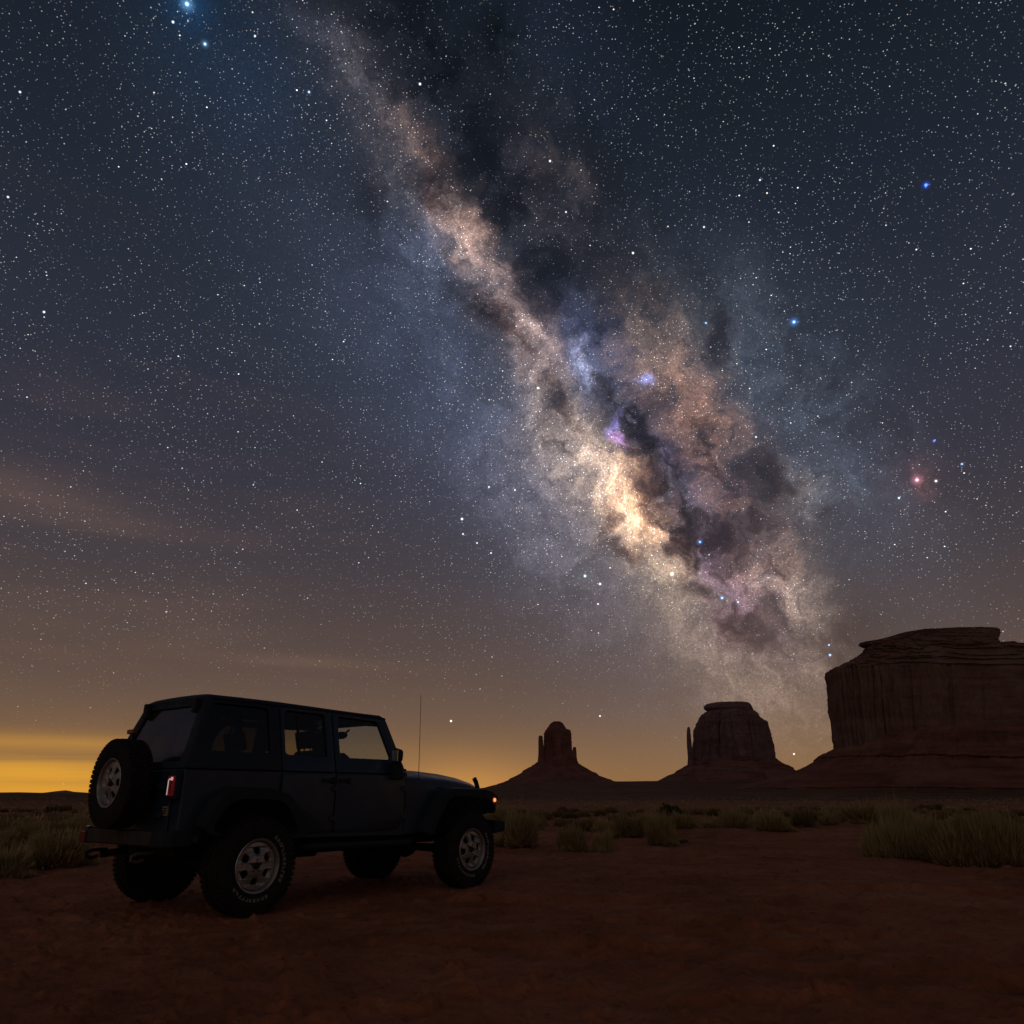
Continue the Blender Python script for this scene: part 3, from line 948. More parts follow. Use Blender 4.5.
def mat_plastic(name, c, r0=0.55, r1=0.85):
    m, T, b = pbr(name, c, 0.7, spec=0.3)
    P = T.n('ShaderNodeTexCoord').outputs['Object']
    n = T.noise(P, 9.0, 5, 0.65)
    T.put(b.inputs['Roughness'], T.ss(n, 0.3, 0.7, r0, r1))
    T.put(b.inputs['Base Color'], T.mixc(T.ss(n, 0.45, 0.75, 0.0, 0.30), c, (0.045, 0.030, 0.024)))
    add_bump(T, b, T.noise(P, 260.0, 2, 0.6), 0.15, 0.002)
    return m


def mat_glass(name, tint, rough=0.02, f0=0.035):
    m = bpy.data.materials.new(name)
    m.use_nodes = True
    t = m.node_tree
    t.nodes.clear()
    T = NT(t)
    tr = T.n('ShaderNodeBsdfTransparent')
    tr.inputs[0].default_value = (*tint, 1)
    gl = T.n('ShaderNodeBsdfGlossy')
    gl.inputs['Roughness'].default_value = rough
    gl.inputs[0].default_value = (0.9, 0.9, 0.9, 1)
    g = T.n('ShaderNodeNewGeometry')
    cosi = T.m('ABSOLUTE', T.v('DOT_PRODUCT', g.outputs['Incoming'], g.outputs['True Normal']))
    fr = T.m('MULTIPLY_ADD', T.m('POWER', T.m('SUBTRACT', 1.0, cosi), 5.0), 0.90, f0)
    mx = T.n('ShaderNodeMixShader')
    T.put(mx.inputs[0], fr)
    t.links.new(tr.outputs[0], mx.inputs[1])
    t.links.new(gl.outputs[0], mx.inputs[2])
    out = T.n('ShaderNodeOutputMaterial')
    t.links.new(mx.outputs[0], out.inputs[0])
    return m


def mat_rubber():
    m, T, b = pbr('tyre_rubber', (0.016, 0.015, 0.015), 0.85, spec=0.25)
    P = T.n('ShaderNodeTexCoord').outputs['Object']
    n = T.noise(P, 11.0, 5, 0.65)
    T.put(b.inputs['Base Color'], T.mixc(T.ss(n, 0.48, 0.75, 0.0, 0.5), (0.015, 0.014, 0.014), (0.070, 0.034, 0.022)))
    return m


def mat_alloy():
    m, T, b = pbr('cast_alloy', (0.46, 0.45, 0.44), 0.42, metal=0.85)
    P = T.n('ShaderNodeTexCoord').outputs['Object']
    n = T.noise(P, 14.0, 5, 0.65)
    T.put(b.inputs['Base Color'], T.mixc(T.ss(n, 0.42, 0.75, 0.0, 0.7), (0.42, 0.415, 0.41), (0.14, 0.095, 0.075)))
    T.put(b.inputs['Roughness'], T.ss(n, 0.3, 0.7, 0.34, 0.60))
    return m


def mat_lamp(name, col, emit, strength):
    m, T, b = pbr(name, col, 0.25, spec=0.5)
    b.inputs['Emission Color'].default_value = (*emit, 1)
    b.inputs['Emission Strength'].default_value = strength
    return m


MP = mat_paint()
MT = mat_plastic('hardtop_grain', (0.015, 0.027, 0.044), 0.5, 0.8)
MB = mat_plastic('black_plastic', (0.016, 0.024, 0.034))
MS = mat_plastic('grey_step_plastic', (0.050, 0.044, 0.040))
MK = pbr('underbody', (0.010, 0.010, 0.010), 0.8)[0]
MG1 = mat_glass('clear_glass', (0.82, 0.86, 0.90))
MG2 = mat_glass('privacy_glass', (0.22, 0.22, 0.20), 0.10, 0.055)
MG3 = mat_glass('rear_privacy_glass', (0.45, 0.43, 0.38), 0.15, 0.12)
MG4 = mat_glass('rear_door_glass', (0.66, 0.64, 0.56), 0.05, 0.045)
MR = mat_rubber()
MA = mat_alloy()
MW = pbr('white_rubber', (0.20, 0.195, 0.19), 0.75)[0]
MC = mat_plastic('seat_cloth', (0.020, 0.019, 0.018), 0.85, 0.95)
MRED = mat_lamp('red_lens_lit', (0.30, 0.01, 0.015), (1.0, 0.02, 0.05), 0.035)
MREDOFF = mat_lamp('red_lens', (0.16, 0.015, 0.012), (1, 0, 0), 0.0)
MWHT = mat_lamp('lamp_white_glare', (0.7, 0.6, 0.58), (1.0, 0.72, 0.66), 0.40)
MAMB = mat_lamp('amber_lens_lit', (0.6, 0.2, 0.05), (1.0, 0.30, 0.10), 1.5)
MAMBR = mat_lamp('amber_lens', (0.35, 0.06, 0.02), (1.0, 0.12, 0.03), 0.10)
MCH = pbr('chrome', (0.7, 0.7, 0.7), 0.15, metal=1.0)[0]


def bm_new(): return bmesh.new()


def bbox(bm, x0, x1, y0, y1, z0, z1, M=None):
    vs = [bm.verts.new((x, y, z)) for x in (x0, x1) for y in (y0, y1) for z in (z0, z1)]
    if M is not None:
        for v in vs: v.co = M @ v.co
    for f in ((0, 1, 3, 2), (4, 6, 7, 5), (0, 4, 5, 1), (2, 3, 7, 6), (0, 2, 6, 4), (1, 5, 7, 3)):
        bm.faces.new([vs[i] for i in f])
    return vs


def bprism(bm, pts, y0, y1, fn=None):
    """extrude a polygon in x,z along y; fn(x,y,z) may bend it"""
    A = [bm.verts.new((p[0], y0, p[1])) for p in pts]
    B = [bm.verts.new((p[0], y1, p[1])) for p in pts]
    if fn:
        for v in A + B: v.co = fn(*v.co)
    bm.faces.new(A)
    bm.faces.new(B[::-1])
    n = len(pts)
    for i in range(n):
        bm.faces.new((A[i], B[i], B[(i + 1) % n], A[(i + 1) % n]))


def btube(bm, pts, r, seg=8):
    rings = []
    pts = [Vector(p) for p in pts]
    for i, p in enumerate(pts):
        d = (pts[min(i + 1, len(pts) - 1)] - pts[max(i - 1, 0)]).normalized()
        a = d.orthogonal().normalized() if i == 0 else (rings_a - d * rings_a.dot(d)).normalized()
        rings_a = a
        b = d.cross(a)
        rr_ = r[i] if isinstance(r, (list, tuple)) else r
        rings.append([bm.verts.new(p + (a * math.cos(t) + b * math.sin(t)) * rr_) for t in [2 * math.pi * k / seg for k in range(seg)]])
    for A, B in zip(rings, rings[1:]):
        for k in range(seg):
            bm.faces.new((A[k], A[(k + 1) % seg], B[(k + 1) % seg], B[k]))
    bm.faces.new(rings[0][::-1])
    bm.faces.new(rings[-1])


def blathe(bm, prof, seg=48, axis='y', center=(0, 0, 0), close=False):
    """prof: (radius, axial)"""
    rings = []
    for r, a in prof:
        ring = []
        for k in range(seg):
            t = 2 * math.pi * k / seg
            p = (r * math.cos(t), a, r * math.sin(t)) if axis == 'y' else (a, r * math.cos(t), r * math.sin(t))
            ring.append(bm.verts.new(Vector(p) + Vector(center)))
        rings.append(ring)
    if close: rings.append(rings[0])
    for A, B in zip(rings, rings[1:]):
        for k in range(seg):
            bm.faces.new((A[k], A[(k + 1) % seg], B[(k + 1) % seg], B[k]))
    return rings


def done(name, bm, mat, parent, bevel=0.0, seg=2, smooth=True, ang=35):
    bmesh.ops.recalc_face_normals(bm, faces=bm.faces[:])
    me = bpy.data.meshes.new(name)
    bm.to_mesh(me)
    bm.free()
    me.polygons.foreach_set('use_smooth', [smooth] * len(me.polygons))
    me.materials.append(mat)
    if smooth and not bevel:
        me.set_sharp_from_angle(angle=R_(ang))
    o = bpy.data.objects.new(name, me)
    COL.objects.link(o)
    o.parent = parent
    if bevel:
        md = o.modifiers.new('bevel', 'BEVEL')
        md.width = bevel
        md.segments = seg
        md.limit_method = 'ANGLE'
        md.angle_limit = R_(30)
        md.harden_normals = True
    return o


def round_poly(pts, r, seg=4):
    out = []
    n = len(pts)
    for i in range(n):
        p0, p, p1 = (np.array(pts[j % n], float) for j in (i - 1, i, i + 1))
        a, b = p0 - p, p1 - p
        la, lb = np.linalg.norm(a), np.linalg.norm(b)
        k = min(r, la * 0.45, lb * 0.45)
        A, B = p + a / la * k, p + b / lb * k
        for t in np.linspace(0, 1, seg + 1):
            out.append(tuple((1 - t) ** 2 * A + 2 * t * (1 - t) * p + t * t * B))
    return out


def plate(name, outer, holes, thick, fn, mat, parent, bev=0.004):
    """flat panel with openings; fn maps (u, v, w) to the vehicle's space, w outward"""
    cu = bpy.data.curves.new('tmp', 'CURVE')
    cu.dimensions = '2D'
    cu.fill_mode = 'BOTH'
    cu.extrude = thick / 2
    cu.bevel_depth = bev
    cu.bevel_resolution = 1
    cu.offset = -bev
    for poly in [outer] + holes:
        sp = cu.splines.new('POLY')
        sp.points.add(len(poly) - 1)
        for q, p in zip(sp.points, poly): q.co = (p[0], p[1], 0, 1)
        sp.use_cyclic_u = True
    tmp = bpy.data.objects.new('tmp', cu)
    me = bpy.data.meshes.new_from_object(tmp)
    bpy.data.objects.remove(tmp)
    bm = bmesh.new()
    bm.from_mesh(me)
    bpy.data.meshes.remove(me)
    bmesh.ops.remove_doubles(bm, verts=bm.verts[:], dist=1e-5)
    for v in bm.verts: v.co = fn(*v.co)
    return done(name, bm, mat, parent)


def arc(cx, cz, r, a0, a1, n=14):
    return [(cx + r * math.cos(R_(a)), cz + r * math.sin(R_(a))) for a in np.linspace(a0, a1, n)]


TR = 0.42           # tyre radius
AX = 1.4735         # half wheelbase
BELT = 1.245
REAR = -2.19


def side_y(z):      # the cabin leans inwards above the belt line
    return 0.742 - max(0.0, z - BELT) * 0.245


def make_wheel_meshes():
    """four meshes centred on the hub, outer face towards -y"""
    bm = bm_new()
    # carcass
    prof = [(0.205, 0.10), (0.235, 0.128), (0.30, 0.140), (0.362, 0.134), (0.398, 0.118), (0.410, 0.095), (0.412, 0.0)]
    prof = prof + [(r, -a) for r, a in prof[-2::-1]]
    blathe(bm, prof, 72)
    # tread and shoulder blocks
    rs = np.random.RandomState(2)
    nb = 56
    for k in range(nb):
        for row, (ya, yb, off, zr) in enumerate(((-0.126, -0.078, 0.0, 0.417), (-0.068, -0.012, 0.5, 0.420), (0.012, 0.068, 0.0, 0.420), (0.078, 0.126, 0.5, 0.417))):
            t = 2 * math.pi * (k + off) / nb
            w = 0.5 * 2 * math.pi * 0.42 / nb * (0.70 if row in (0, 3) else 0.78)
            M = Matrix.Rotation(-t, 4, 'Y') @ Matrix.Translation((0, 0, 0))
            sk = 0.012 if row in (1, 2) else 0.0
            vs = bbox(bm, -w, w, ya, yb, 0.385, zr)
            for v in vs:
                v.co.x += sk * (1 if v.co.y > (ya + yb) / 2 else -1) * (1 if row == 1 else -1)
                v.co = M @ v.co
        # shoulder lugs running down the sidewall
        for sy in (-1, 1):
            if k % 2 == 0:
                t = 2 * math.pi * (k + (0.0 if sy < 0 else 0.5)) / nb
                M = Matrix.Rotation(-t, 4, 'Y')
                vs = bbox(bm, -0.017, 0.017, sy * 0.10, sy * 0.139, 0.352, 0.404)
                for v in vs:
                    if v.co.z > 0.38 and abs(v.co.y) > 0.12: v.co.y = sy * 0.126
                    v.co = M @ v.co
    tyre = done('tyre', bm, MR, None)
    # rim: outer lip, bowl, face with six openings, hub
    bm = bm_new()
    blathe(bm, [(0.222, -0.120), (0.232, -0.132), (0.226, -0.137), (0.214, -0.132), (0.206, -0.112), (0.200, -0.07), (0.198, 0.10), (0.205, 0.12), (0.222, 0.125)], 72)
    me_tmp = done('rim', bm, MA, None)
    holes = []
    for k in range(6):
        a = math.pi / 2 + k * math.pi / 3
        pl = [(0.100, -0.27), (0.158, -0.235), (0.158, 0.235), (0.100, 0.27)]
        holes.append(round_poly([(r * math.cos(a + t), r * math.sin(a + t)) for r, t in pl], 0.022, 4))
    outer = [(0.2 * math.cos(t), 0.2 * math.sin(t)) for t in np.linspace(0, 2 * math.pi, 72, endpoint=False)]

    def dish(u, v, w):
        r = math.hypot(u, v)
        y = -0.070 - 0.030 * math.exp(-((r - 0.085) / 0.055) ** 2) - 0.022 * float(sstep(r, 0.15, 0.2))
        return Vector((u, y - w, v))
    face = plate('rim_face', outer, holes, 0.018, dish, MA, None, 0.006)
    bm = bm_new()
    bm.from_mesh(me_tmp.data)
    bm.from_mesh(face.data)
    for k in range(6):                                  # lug nuts and the raised rib beside each opening
        a = k * math.pi / 3 + 0.5
    blathe(bm, [(0.0001, -0.098), (0.060, -0.098), (0.064, -0.090)], 32)
    rim_me = bpy.data.meshes.new('rim')
    bmesh.ops.recalc_face_normals(bm, faces=bm.faces[:])
    bm.to_mesh(rim_me)
    bm.free()
    rim_me.polygons.foreach_set('use_smooth', [True] * len(rim_me.polygons))
    rim_me.materials.append(MA)
    rim_me.set_sharp_from_angle(angle=R_(40))
    for o in (me_tmp, face): bpy.data.objects.remove(o)
    # hub: axle cap, lug nuts, brake drum behind the openings
    bm = bm_new()
    blathe(bm, [(0.0001, -0.128), (0.024, -0.127), (0.032, -0.120), (0.034, -0.095)], 28)
    for k in range(5):
        a = k * 2 * math.pi / 5 + 0.3
        blathe(bm, [(0.0001, -0.118), (0.008, -0.118), (0.0105, -0.113), (0.0105, -0.095)], 6, center=(0.050 * math.cos(a), 0, 0.050 * math.sin(a)))
    blathe(bm, [(0.0001, -0.02), (0.165, -0.02), (0.165, 0.06), (0.0001, 0.06)], 32)
    blathe(bm, [(0.0001, 0.105), (0.226, 0.105), (0.228, 0.130), (0.0001, 0.132)], 40)
    hub = done('wheel_hub', bm, MK, None)
    # the same carcass with raised white marks round the sidewall: two arcs of worn characters
    bm = bm_new()
    bm.from_mesh(tyre.data)
    nblack = len(bm.faces)
    rs = np.random.RandomState(4)
    for mid_, span, n in ((0.22, 1.45, 12), (-1.80, 1.30, 10)):
        for k in range(n):
            a = mid_ + span * (k / (n - 1) - 0.5) + rs.uniform(-0.012, 0.012) - math.pi / 2
            M = Matrix.Rotation(-a, 4, 'Y')
            h = rs.uniform(0.024, 0.034)
            kind = rs.randint(0, 4)
            strokes = {0: [(-0.013, -0.005), (0.005, 0.013)], 1: [(-0.013, 0.013)], 2: [(-0.014, -0.005)], 3: [(-0.011, 0.011)]}[kind]
            for s0, s1 in strokes:
                vs = bbox(bm, s0, s1, -0.1415, -0.130, 0.283 - h / 2, 0.283 + h / 2)
                for v in vs: v.co = M @ v.co
            if kind in (0, 2):
                z0 = 0.283 + rs.choice([-1, 1]) * h * 0.3
                vs = bbox(bm, -0.006, 0.013, -0.1412, -0.130, z0 - 0.005, z0 + 0.005)
                for v in vs: v.co = M @ v.co
    let = done('tyre', bm, MR, None)
    let.data.materials.append(MW)
    for p in let.data.polygons:
        if p.index >= nblack: p.material_index = 1
    meshes = (tyre.data, rim_me, hub.data, let.data)
    for o in (tyre, hub, let): bpy.data.objects.remove(o)
    return meshes


def build_vehicle():
    root = empty('off_road_vehicle', (JX, JY, gz(JX, JY) - 0.015), YAW,
                 'dark blue four-door off-road vehicle with hardtop and rear spare wheel, parked on red sand', 'off-road vehicle')

    def child(name, me, parent, loc=(0, 0, 0), rot=(0, 0, 0)):
        o = bpy.data.objects.new(name, me)
        COL.objects.link(o)
        o.parent = parent
        o.location = loc
        o.rotation_euler = rot
        return o
    # ---- wheels
    tyre, rim, hub, let = make_wheel_meshes()

    def wheel(name, loc, rz, spin, letters=True):
        w = child(name, hub, root, loc, (0, 0, 0))
        w.rotation_mode = 'XYZ'
        w.rotation_euler = (0, spin, rz)
        child('tyre', let if letters else tyre, w)
        child('rim', rim, w)
        return w
    wheel('wheel', (-AX, -0.80, TR), 0, 0.0)
    wheel('wheel', (AX, -0.80, TR), 0, 0.35)
    wheel('wheel', (-AX, 0.80, TR), math.pi, 0.7)
    wheel('wheel', (AX, 0.80, TR), math.pi, 1.4)
    sw = wheel('spare_wheel', (-2.40, -0.015, 1.128), -math.pi / 2, 0.5, False)
    sw.scale = (0.93, 0.82, 0.93)

    # ---- tub, nose and inner wings
    bm = bm_new()
    ra = arc(-AX, 0.46, 0.53, 162, 18, 16)
    bprism(bm, [(REAR, 0.66)] + [(-1.99, 0.62)] + ra + [(0.52, 0.60), (0.52, BELT), (REAR, BELT)], -0.735, 0.735)
    body = done('body', bm, MP, root, 0.028, 3)
    bm = bm_new()
    bprism(bm, [(0.53, 0.58), (1.98, 0.72), (1.99, 1.05), (0.53, 1.15)], -0.58, 0.58)
    fa = arc(AX, 0.46, 0.53, 162, 40, 12)
    for s in (-1, 1):
        bprism(bm, [(0.53, 0.60)] + fa + [(1.92, 0.86), (1.92, 1.04), (0.53, 1.13)], s * 0.735, s * 0.57)
    done('front_wing', bm, MP, root, 0.02, 3)

    # ---- bonnet
    bm = bm_new()
    secs = [(0.50, 0.705, 1.175, 1.320), (0.75, 0.695, 1.172, 1.322), (1.10, 0.672, 1.160, 1.312), (1.45, 0.645, 1.140, 1.290), (1.74, 0.618, 1.115, 1.255), (1.92, 0.600, 1.095, 1.215), (1.99, 0.590, 1.070, 1.160), (2.02, 0.585, 1.030, 1.085)]
    rows = []
    for x, hw, ze, zc in secs:
        row = [bm.verts.new((x, -hw, ze - 0.10))]
        for k in range(-12, 13):
            t = k / 12
            y = hw * (1 if abs(t) == 1 else abs(t)) * (1 if t > 0 else -1)
            z = ze + (zc - ze) * (1 - abs(t) ** 3.2) ** 0.75
            row.append(bm.verts.new((x, y, z)))
        row.append(bm.verts.new((x, hw, ze - 0.10)))
        rows.append(row)
    for A, B in zip(rows, rows[1:]):
        for k in range(len(A) - 1):
            bm.faces.new((A[k], A[k + 1], B[k + 1], B[k]))
    bm.faces.new(rows[0])
    bm.faces.new(rows[-1][::-1])
    hood = done('bonnet', bm, MP, root, ang=50)
    for s in (-1, 1):
        bm = bm_new()
        M = Matrix.Translation((1.915, s * 0.612, 1.115)) @ Matrix.Rotation(R_(-26), 4, 'Y')
        bbox(bm, -0.02, 0.02, -0.025, 0.025, -0.06, 0.10, M)
        bbox(bm, -0.035, 0.02, -0.018, 0.018, 0.09, 0.135, M)
        done('bonnet_catch', bm, MB, hood, 0.008)
        bm = bm_new()
        bbox(bm, 0.42, 0.62, s * 0.60, s * 0.64, 1.285, 1.312)
        done('bonnet_hinge', bm, MP, hood, 0.008)
    # wing vents low on the side, behind the front wheel
    # ---- grille and head lamps
    bm = bm_new()
    slots = [round_poly([(y - 0.022, 0.80), (y + 0.022, 0.80), (y + 0.022, 1.01), (y - 0.022, 1.01)], 0.02) for y in np.linspace(-0.225, 0.225, 7)]
    lamps = [[(s * 0.40 + 0.085 * math.cos(t), 0.92 + 0.085 * math.sin(t)) for t in np.linspace(0, 2 * math.pi, 28, endpoint=False)] for s in (-1, 1)]
    g = plate('grille', round_poly([(-0.58, 0.72), (0.58, 0.72), (0.575, 1.06), (-0.575, 1.06)], 0.05), slots + lamps, 0.03, lambda u, v, w: Vector((2.035 - (v - 0.72) * 0.06 + w, u, v)), MP, root)
    bm.free()
    for s in (-1, 1):
        bm = bm_new()
        blathe(bm, [(0.0001, 0.03), (0.05, 0.026), (0.08, 0.01), (0.084, -0.04)], 28, 'x', (2.02, s * 0.40, 0.92))
        done('head_lamp', bm, MCH, g)

    # ---- flares
    def flare(s, outer, inner, y0, y1, name='wheel_arch_flare'):
        bm = bm_new()
        pts = outer + inner[::-1]

        def fn(x, y, z):
            t = (abs(y) - y0) / (y1 - y0)
            return Vector((x, y, z - 0.030 * t * t))
        n = 5
        rowsv = []
        for k in range(n):
            y = y0 + (y1 - y0) * k / (n - 1)
            rowsv.append([bm.verts.new(fn(p[0], s * y, p[1])) for p in pts])
        m_ = len(pts)
        for A, B in zip(rowsv, rowsv[1:]):
            for i in range(m_):
                bm.faces.new((A[i], A[(i + 1) % m_], B[(i + 1) % m_], B[i]))
        bm.faces.new(rowsv[0])
        bm.faces.new(rowsv[-1][::-1])
        return done(name, bm, MB, root, 0.018, 3)
    ro = round_poly([(-2.075, 0.735), (-1.86, 1.105), (-1.15, 1.085), (-0.875, 0.66)], 0.16, 6)
    ri = round_poly([(-1.99, 0.735), (-1.795, 1.025), (-1.195, 1.010), (-0.975, 0.66)], 0.16, 6)
    ro[:5], ri[:5]
    fo = round_poly([(0.70, 0.60), (1.06, 1.130), (1.83, 1.115), (2.03, 1.01)], 0.14, 6)
    fi = round_poly([(0.80, 0.60), (1.115, 1.05), (1.78, 1.015), (1.955, 0.90)], 0.14, 6)
    for s in (-1, 1):
        flare(s, ro, ri, 0.70, 0.90)
        f = flare(s, fo, fi, 0.56, 0.90)
        bm = bm_new()
        bbox(bm, 1.80, 1.99, s * 0.60, s * 0.865, 0.815, 1.03)
        hs = done('lamp_housing', bm, MB, f, 0.02)
        bm = bm_new()
        blathe(bm, [(0.0001, s * 0.922), (0.014, s * 0.921), (0.020, s * 0.916), (0.022, s * 0.895)], 20, 'y', (1.905, 0, 0.968))
        done('marker_lamp', bm, MAMB, f)
        bm = bm_new()
        blathe(bm, [(0.022, s * 0.908), (0.034, s * 0.912), (0.036, s * 0.895)], 20, 'y', (1.905, 0, 0.968))
        done('lamp_surround', bm, MAMBR, f)

    # ---- doors
    def side(s, off=0.0):
        return lambda u, v, w: Vector((u, s * (side_y(v) + off + w * 1.0), v))
    rear_low = [(-1.168, BELT - 0.012)] + [(-1.168, 1.02)] + arc(-AX, 0.46, 0.615, 57, 19.5, 8)[1:] + [(-0.515, 0.665), (-0.515, BELT - 0.012)]
    front_low = [(-0.497, BELT - 0.012), (-0.497, 0.665), (0.400, 0.665), (0.478, 0.76), (0.485, BELT - 0.012)]
    rear_up = [(-1.168, BELT + 0.006), (-0.515, BELT + 0.006), (-0.515, 1.885), (-1.168, 1.892)]
    rear_hole = round_poly([(-1.128, 1.405), (-0.592, 1.400), (-0.600, 1.838), (-1.120, 1.846)], 0.05)
    front_up = [(-0.497, BELT + 0.006), (0.478, BELT + 0.006), (0.252, 1.862), (-0.497, 1.880)]
    front_hole = round_poly([(-0.432, 1.400), (0.305, 1.400), (0.150, 1.812), (-0.428, 1.832)], 0.045)
    for s in (-1, 1):
        for nm, low, up, hole, gm in (('rear', rear_low, rear_up, rear_hole, MG4), ('front', front_low, front_up, front_hole, MG1)):
            d = plate('door', round_poly(low, 0.035), [], 0.012, lambda u, v, w: Vector((u, s * (0.745 + w + 0.012 * math.sin(math.pi * (v - 0.6) / 0.65)), v)), MP, root, 0.006)
            plate('door_frame', round_poly(up, 0.02), [hole], 0.030, side(s, -0.012), MP, d, 0.006)
            plate('door_glass', hole, [], 0.004, side(s, -0.022), gm, d, 0.0)
            # handle with its recess
            hx = -0.60 if nm == 'rear' else -0.40
            bm = bm_new()
            bbox(bm, hx - 0.075, hx + 0.065, s * 0.755, s * 0.790, 1.150, 1.185)
            bbox(bm, hx + 0.045, hx + 0.075, s * 0.755, s * 0.785, 1.135, 1.200)
            done('door_handle', bm, MB, d, 0.008)
            xe = -0.505 if nm == 'rear' else 0.492
            for z in (0.80, 1.09):
                bm = bm_new()
                bbox(bm, xe - 0.05, xe + 0.045, s * 0.745, s * 0.772, z - 0.022, z + 0.022)
                btube(bm, [(xe, s * 0.770, z - 0.035), (xe, s * 0.770, z + 0.035)], 0.012)
                done('door_hinge', bm, MP, d, 0.004)
            if nm == 'rear':
                bm = bm_new()
                bbox(bm, -0.955, -0.930, s * 0.655, s * 0.690, 1.40, 1.82)
                for v in bm.verts: v.co.y = s * (side_y(v.co.z) - 0.022 + (0.008 if abs(v.co.y) > 0.67 else -0.008))
                done('window_divider', bm, MB, d)
    # ---- hard top
    hx0 = lambda z: REAR + 0.012 + max(0, z - BELT) * 0.34
    q_out = [(hx0(BELT), BELT + 0.006), (-1.182, BELT + 0.006), (-1.182, 1.893), (hx0(1.898), 1.898)]
    q_hole = round_poly([(-1.985, 1.412), (-1.290, 1.405), (-1.300, 1.846), (-1.935, 1.852)], 0.06)
    back = lambda u, v, w: Vector((hx0(v) + 0.01 - w, u * side_y(v) / 0.742, v))
    top = plate('hard_top', round_poly(q_out, 0.02), [q_hole], 0.030, side(-1, -0.012), MT, root, 0.006)
    plate('hard_top_side', round_poly(q_out, 0.02), [q_hole], 0.030, side(1, -0.012), MT, top, 0.006)
    for s in (-1, 1):
        plate('quarter_glass', q_hole, [], 0.004, side(s, -0.020), MG2, top, 0.0)
    b_out = [(-0.735, BELT + 0.006), (0.735, BELT + 0.006), (0.735, 1.893), (-0.735, 1.893)]
    b_hole = round_poly([(-0.60, 1.315), (0.60, 1.315), (0.585, 1.832), (-0.585, 1.832)], 0.07)
    rg = plate('tailgate_glass_frame', round_poly(b_out, 0.03), [b_hole], 0.030, back, MT, top, 0.006)
    plate('rear_glass', b_hole, [], 0.004, back, MG3, rg, 0.0)
    bm = bm_new()
    # roof skin: rounded edges, slight crown
    xs = [hx0(1.893) - 0.02, hx0(1.893) + 0.03, -1.6, -1.2, -0.8, -0.4, 0.0, 0.22, 0.285]
    prof = [(-1.0, -0.035), (-1.0, 0.0), (-0.985, 0.022), (-0.94, 0.038), (-0.80, 0.048), (-0.4, 0.055), (0, 0.057), (0.4, 0.055), (0.80, 0.048), (0.94, 0.038), (0.985, 0.022), (1.0, 0.0), (1.0, -0.035)]
    rows = []
    for i, x in enumerate(xs):
        zb = 1.893 - 0.040 * sstep(x, -1.6, 0.28)
        k = 0.35 if i in (0, len(xs) - 1) else 1.0
        hw = side_y(zb) + 0.008
        rows.append([bm.verts.new((x, hw * (u if k == 1 else u * 0.99), zb + w * (k if w > 0 else 1))) for u, w in prof])
    for A, B in zip(rows, rows[1:]):
        for k in range(len(A)):
            bm.faces.new((A[k], A[(k + 1) % len(A)], B[(k + 1) % len(A)], B[k]))
    bm.faces.new(rows[0])
    bm.faces.new(rows[-1][::-1])
    roof = done('roof', bm, MT, root, ang=40)
    bm = bm_new()
    for s in (-1, 1):       # rain gutters
        btube(bm, [(hx0(1.86) + 0.03, s * (side_y(1.89) + 0.012), 1.897), (-0.4, s * (side_y(1.88) + 0.012), 1.880), (0.27, s * (side_y(1.85) + 0.010), 1.852)], 0.010, 6)
    done('rain_gutter', bm, MT, roof)
    for s in (-1, 1):       # glass hinges on the back edge of the roof
        bm = bm_new()
        z = 1.80
        bbox(bm, hx0(z) - 0.055, hx0(z) + 0.0, s * 0.46 - 0.035, s * 0.46 + 0.035, 1.76, 1.90)
        done('glass_hinge', bm, MB, rg, 0.012)
    # ---- windscreen
    wt_, wb_ = 0.262, 0.505
    wfn = lambda u, v, w: Vector((wb_ + (wt_ - wb_) * (v - BELT) / (1.855 - BELT) + w, u * side_y(v) / 0.742, v))
    w_out = [(-0.735, BELT - 0.02), (0.735, BELT - 0.02), (0.735, 1.862), (-0.735, 1.862)]
    w_hole = round_poly([(-0.655, 1.325), (0.655, 1.325), (0.640, 1.795), (-0.640, 1.795)], 0.06)
    ws = plate('windscreen_frame', round_poly(w_out, 0.05), [w_hole], 0.040, wfn, MP, root, 0.008)
    plate('windscreen_glass', w_hole, [], 0.004, wfn, MG1, ws, 0.0)
    for s in (-1, 1):
        bm = bm_new()
        btube(bm, [(0.545, s * 0.30 + 0.08, 1.295), (0.53, s * 0.30, 1.320), (0.515, s * 0.30 - 0.38, 1.345)], 0.008, 6)
        done('wiper', bm, MB, ws)
    bm = bm_new()
    bbox(bm, 0.475, 0.565, -0.72, 0.72, 1.175, 1.275)
    done('cowl', bm, MP, root, 0.02)
    # ---- mirrors
    for s in (-1, 1):
        bm = bm_new()
        pts = round_poly([(s * 0.775, 1.355), (s * 0.885, 1.360), (s * 0.895, 1.515), (s * 0.790, 1.535)], 0.05)
        A = [bm.verts.new((0.235, p[0], p[1])) for p in pts]
        B = [bm.verts.new((0.325, (p[0] - s * 0.85) * 0.82 + s * 0.85, (p[1] - 1.44) * 0.82 + 1.44)) for p in pts]
        bm.faces.new(A)
        bm.faces.new(B[::-1])
        for i in range(len(pts)):
            bm.faces.new((A[i], B[i], B[(i + 1) % len(pts)], A[(i + 1) % len(pts)]))
        bprism(bm, [(0.29, 1.19), (0.42, 1.19), (0.36, 1.37), (0.25, 1.37)], s * 0.735, s * 0.82)
        mr = done('side_mirror', bm, MB, root, 0.012)
        bm = bm_new()
        bbox(bm, 0.228, 0.234, s * 0.80, s * 0.89, 1.38, 1.50)
        done('mirror_glass', bm, MCH, mr)
    # ---- aerial
    bm = bm_new()
    btube(bm, [(0.80, -0.66, 1.10), (0.80, -0.66, 1.20)], 0.012, 8)
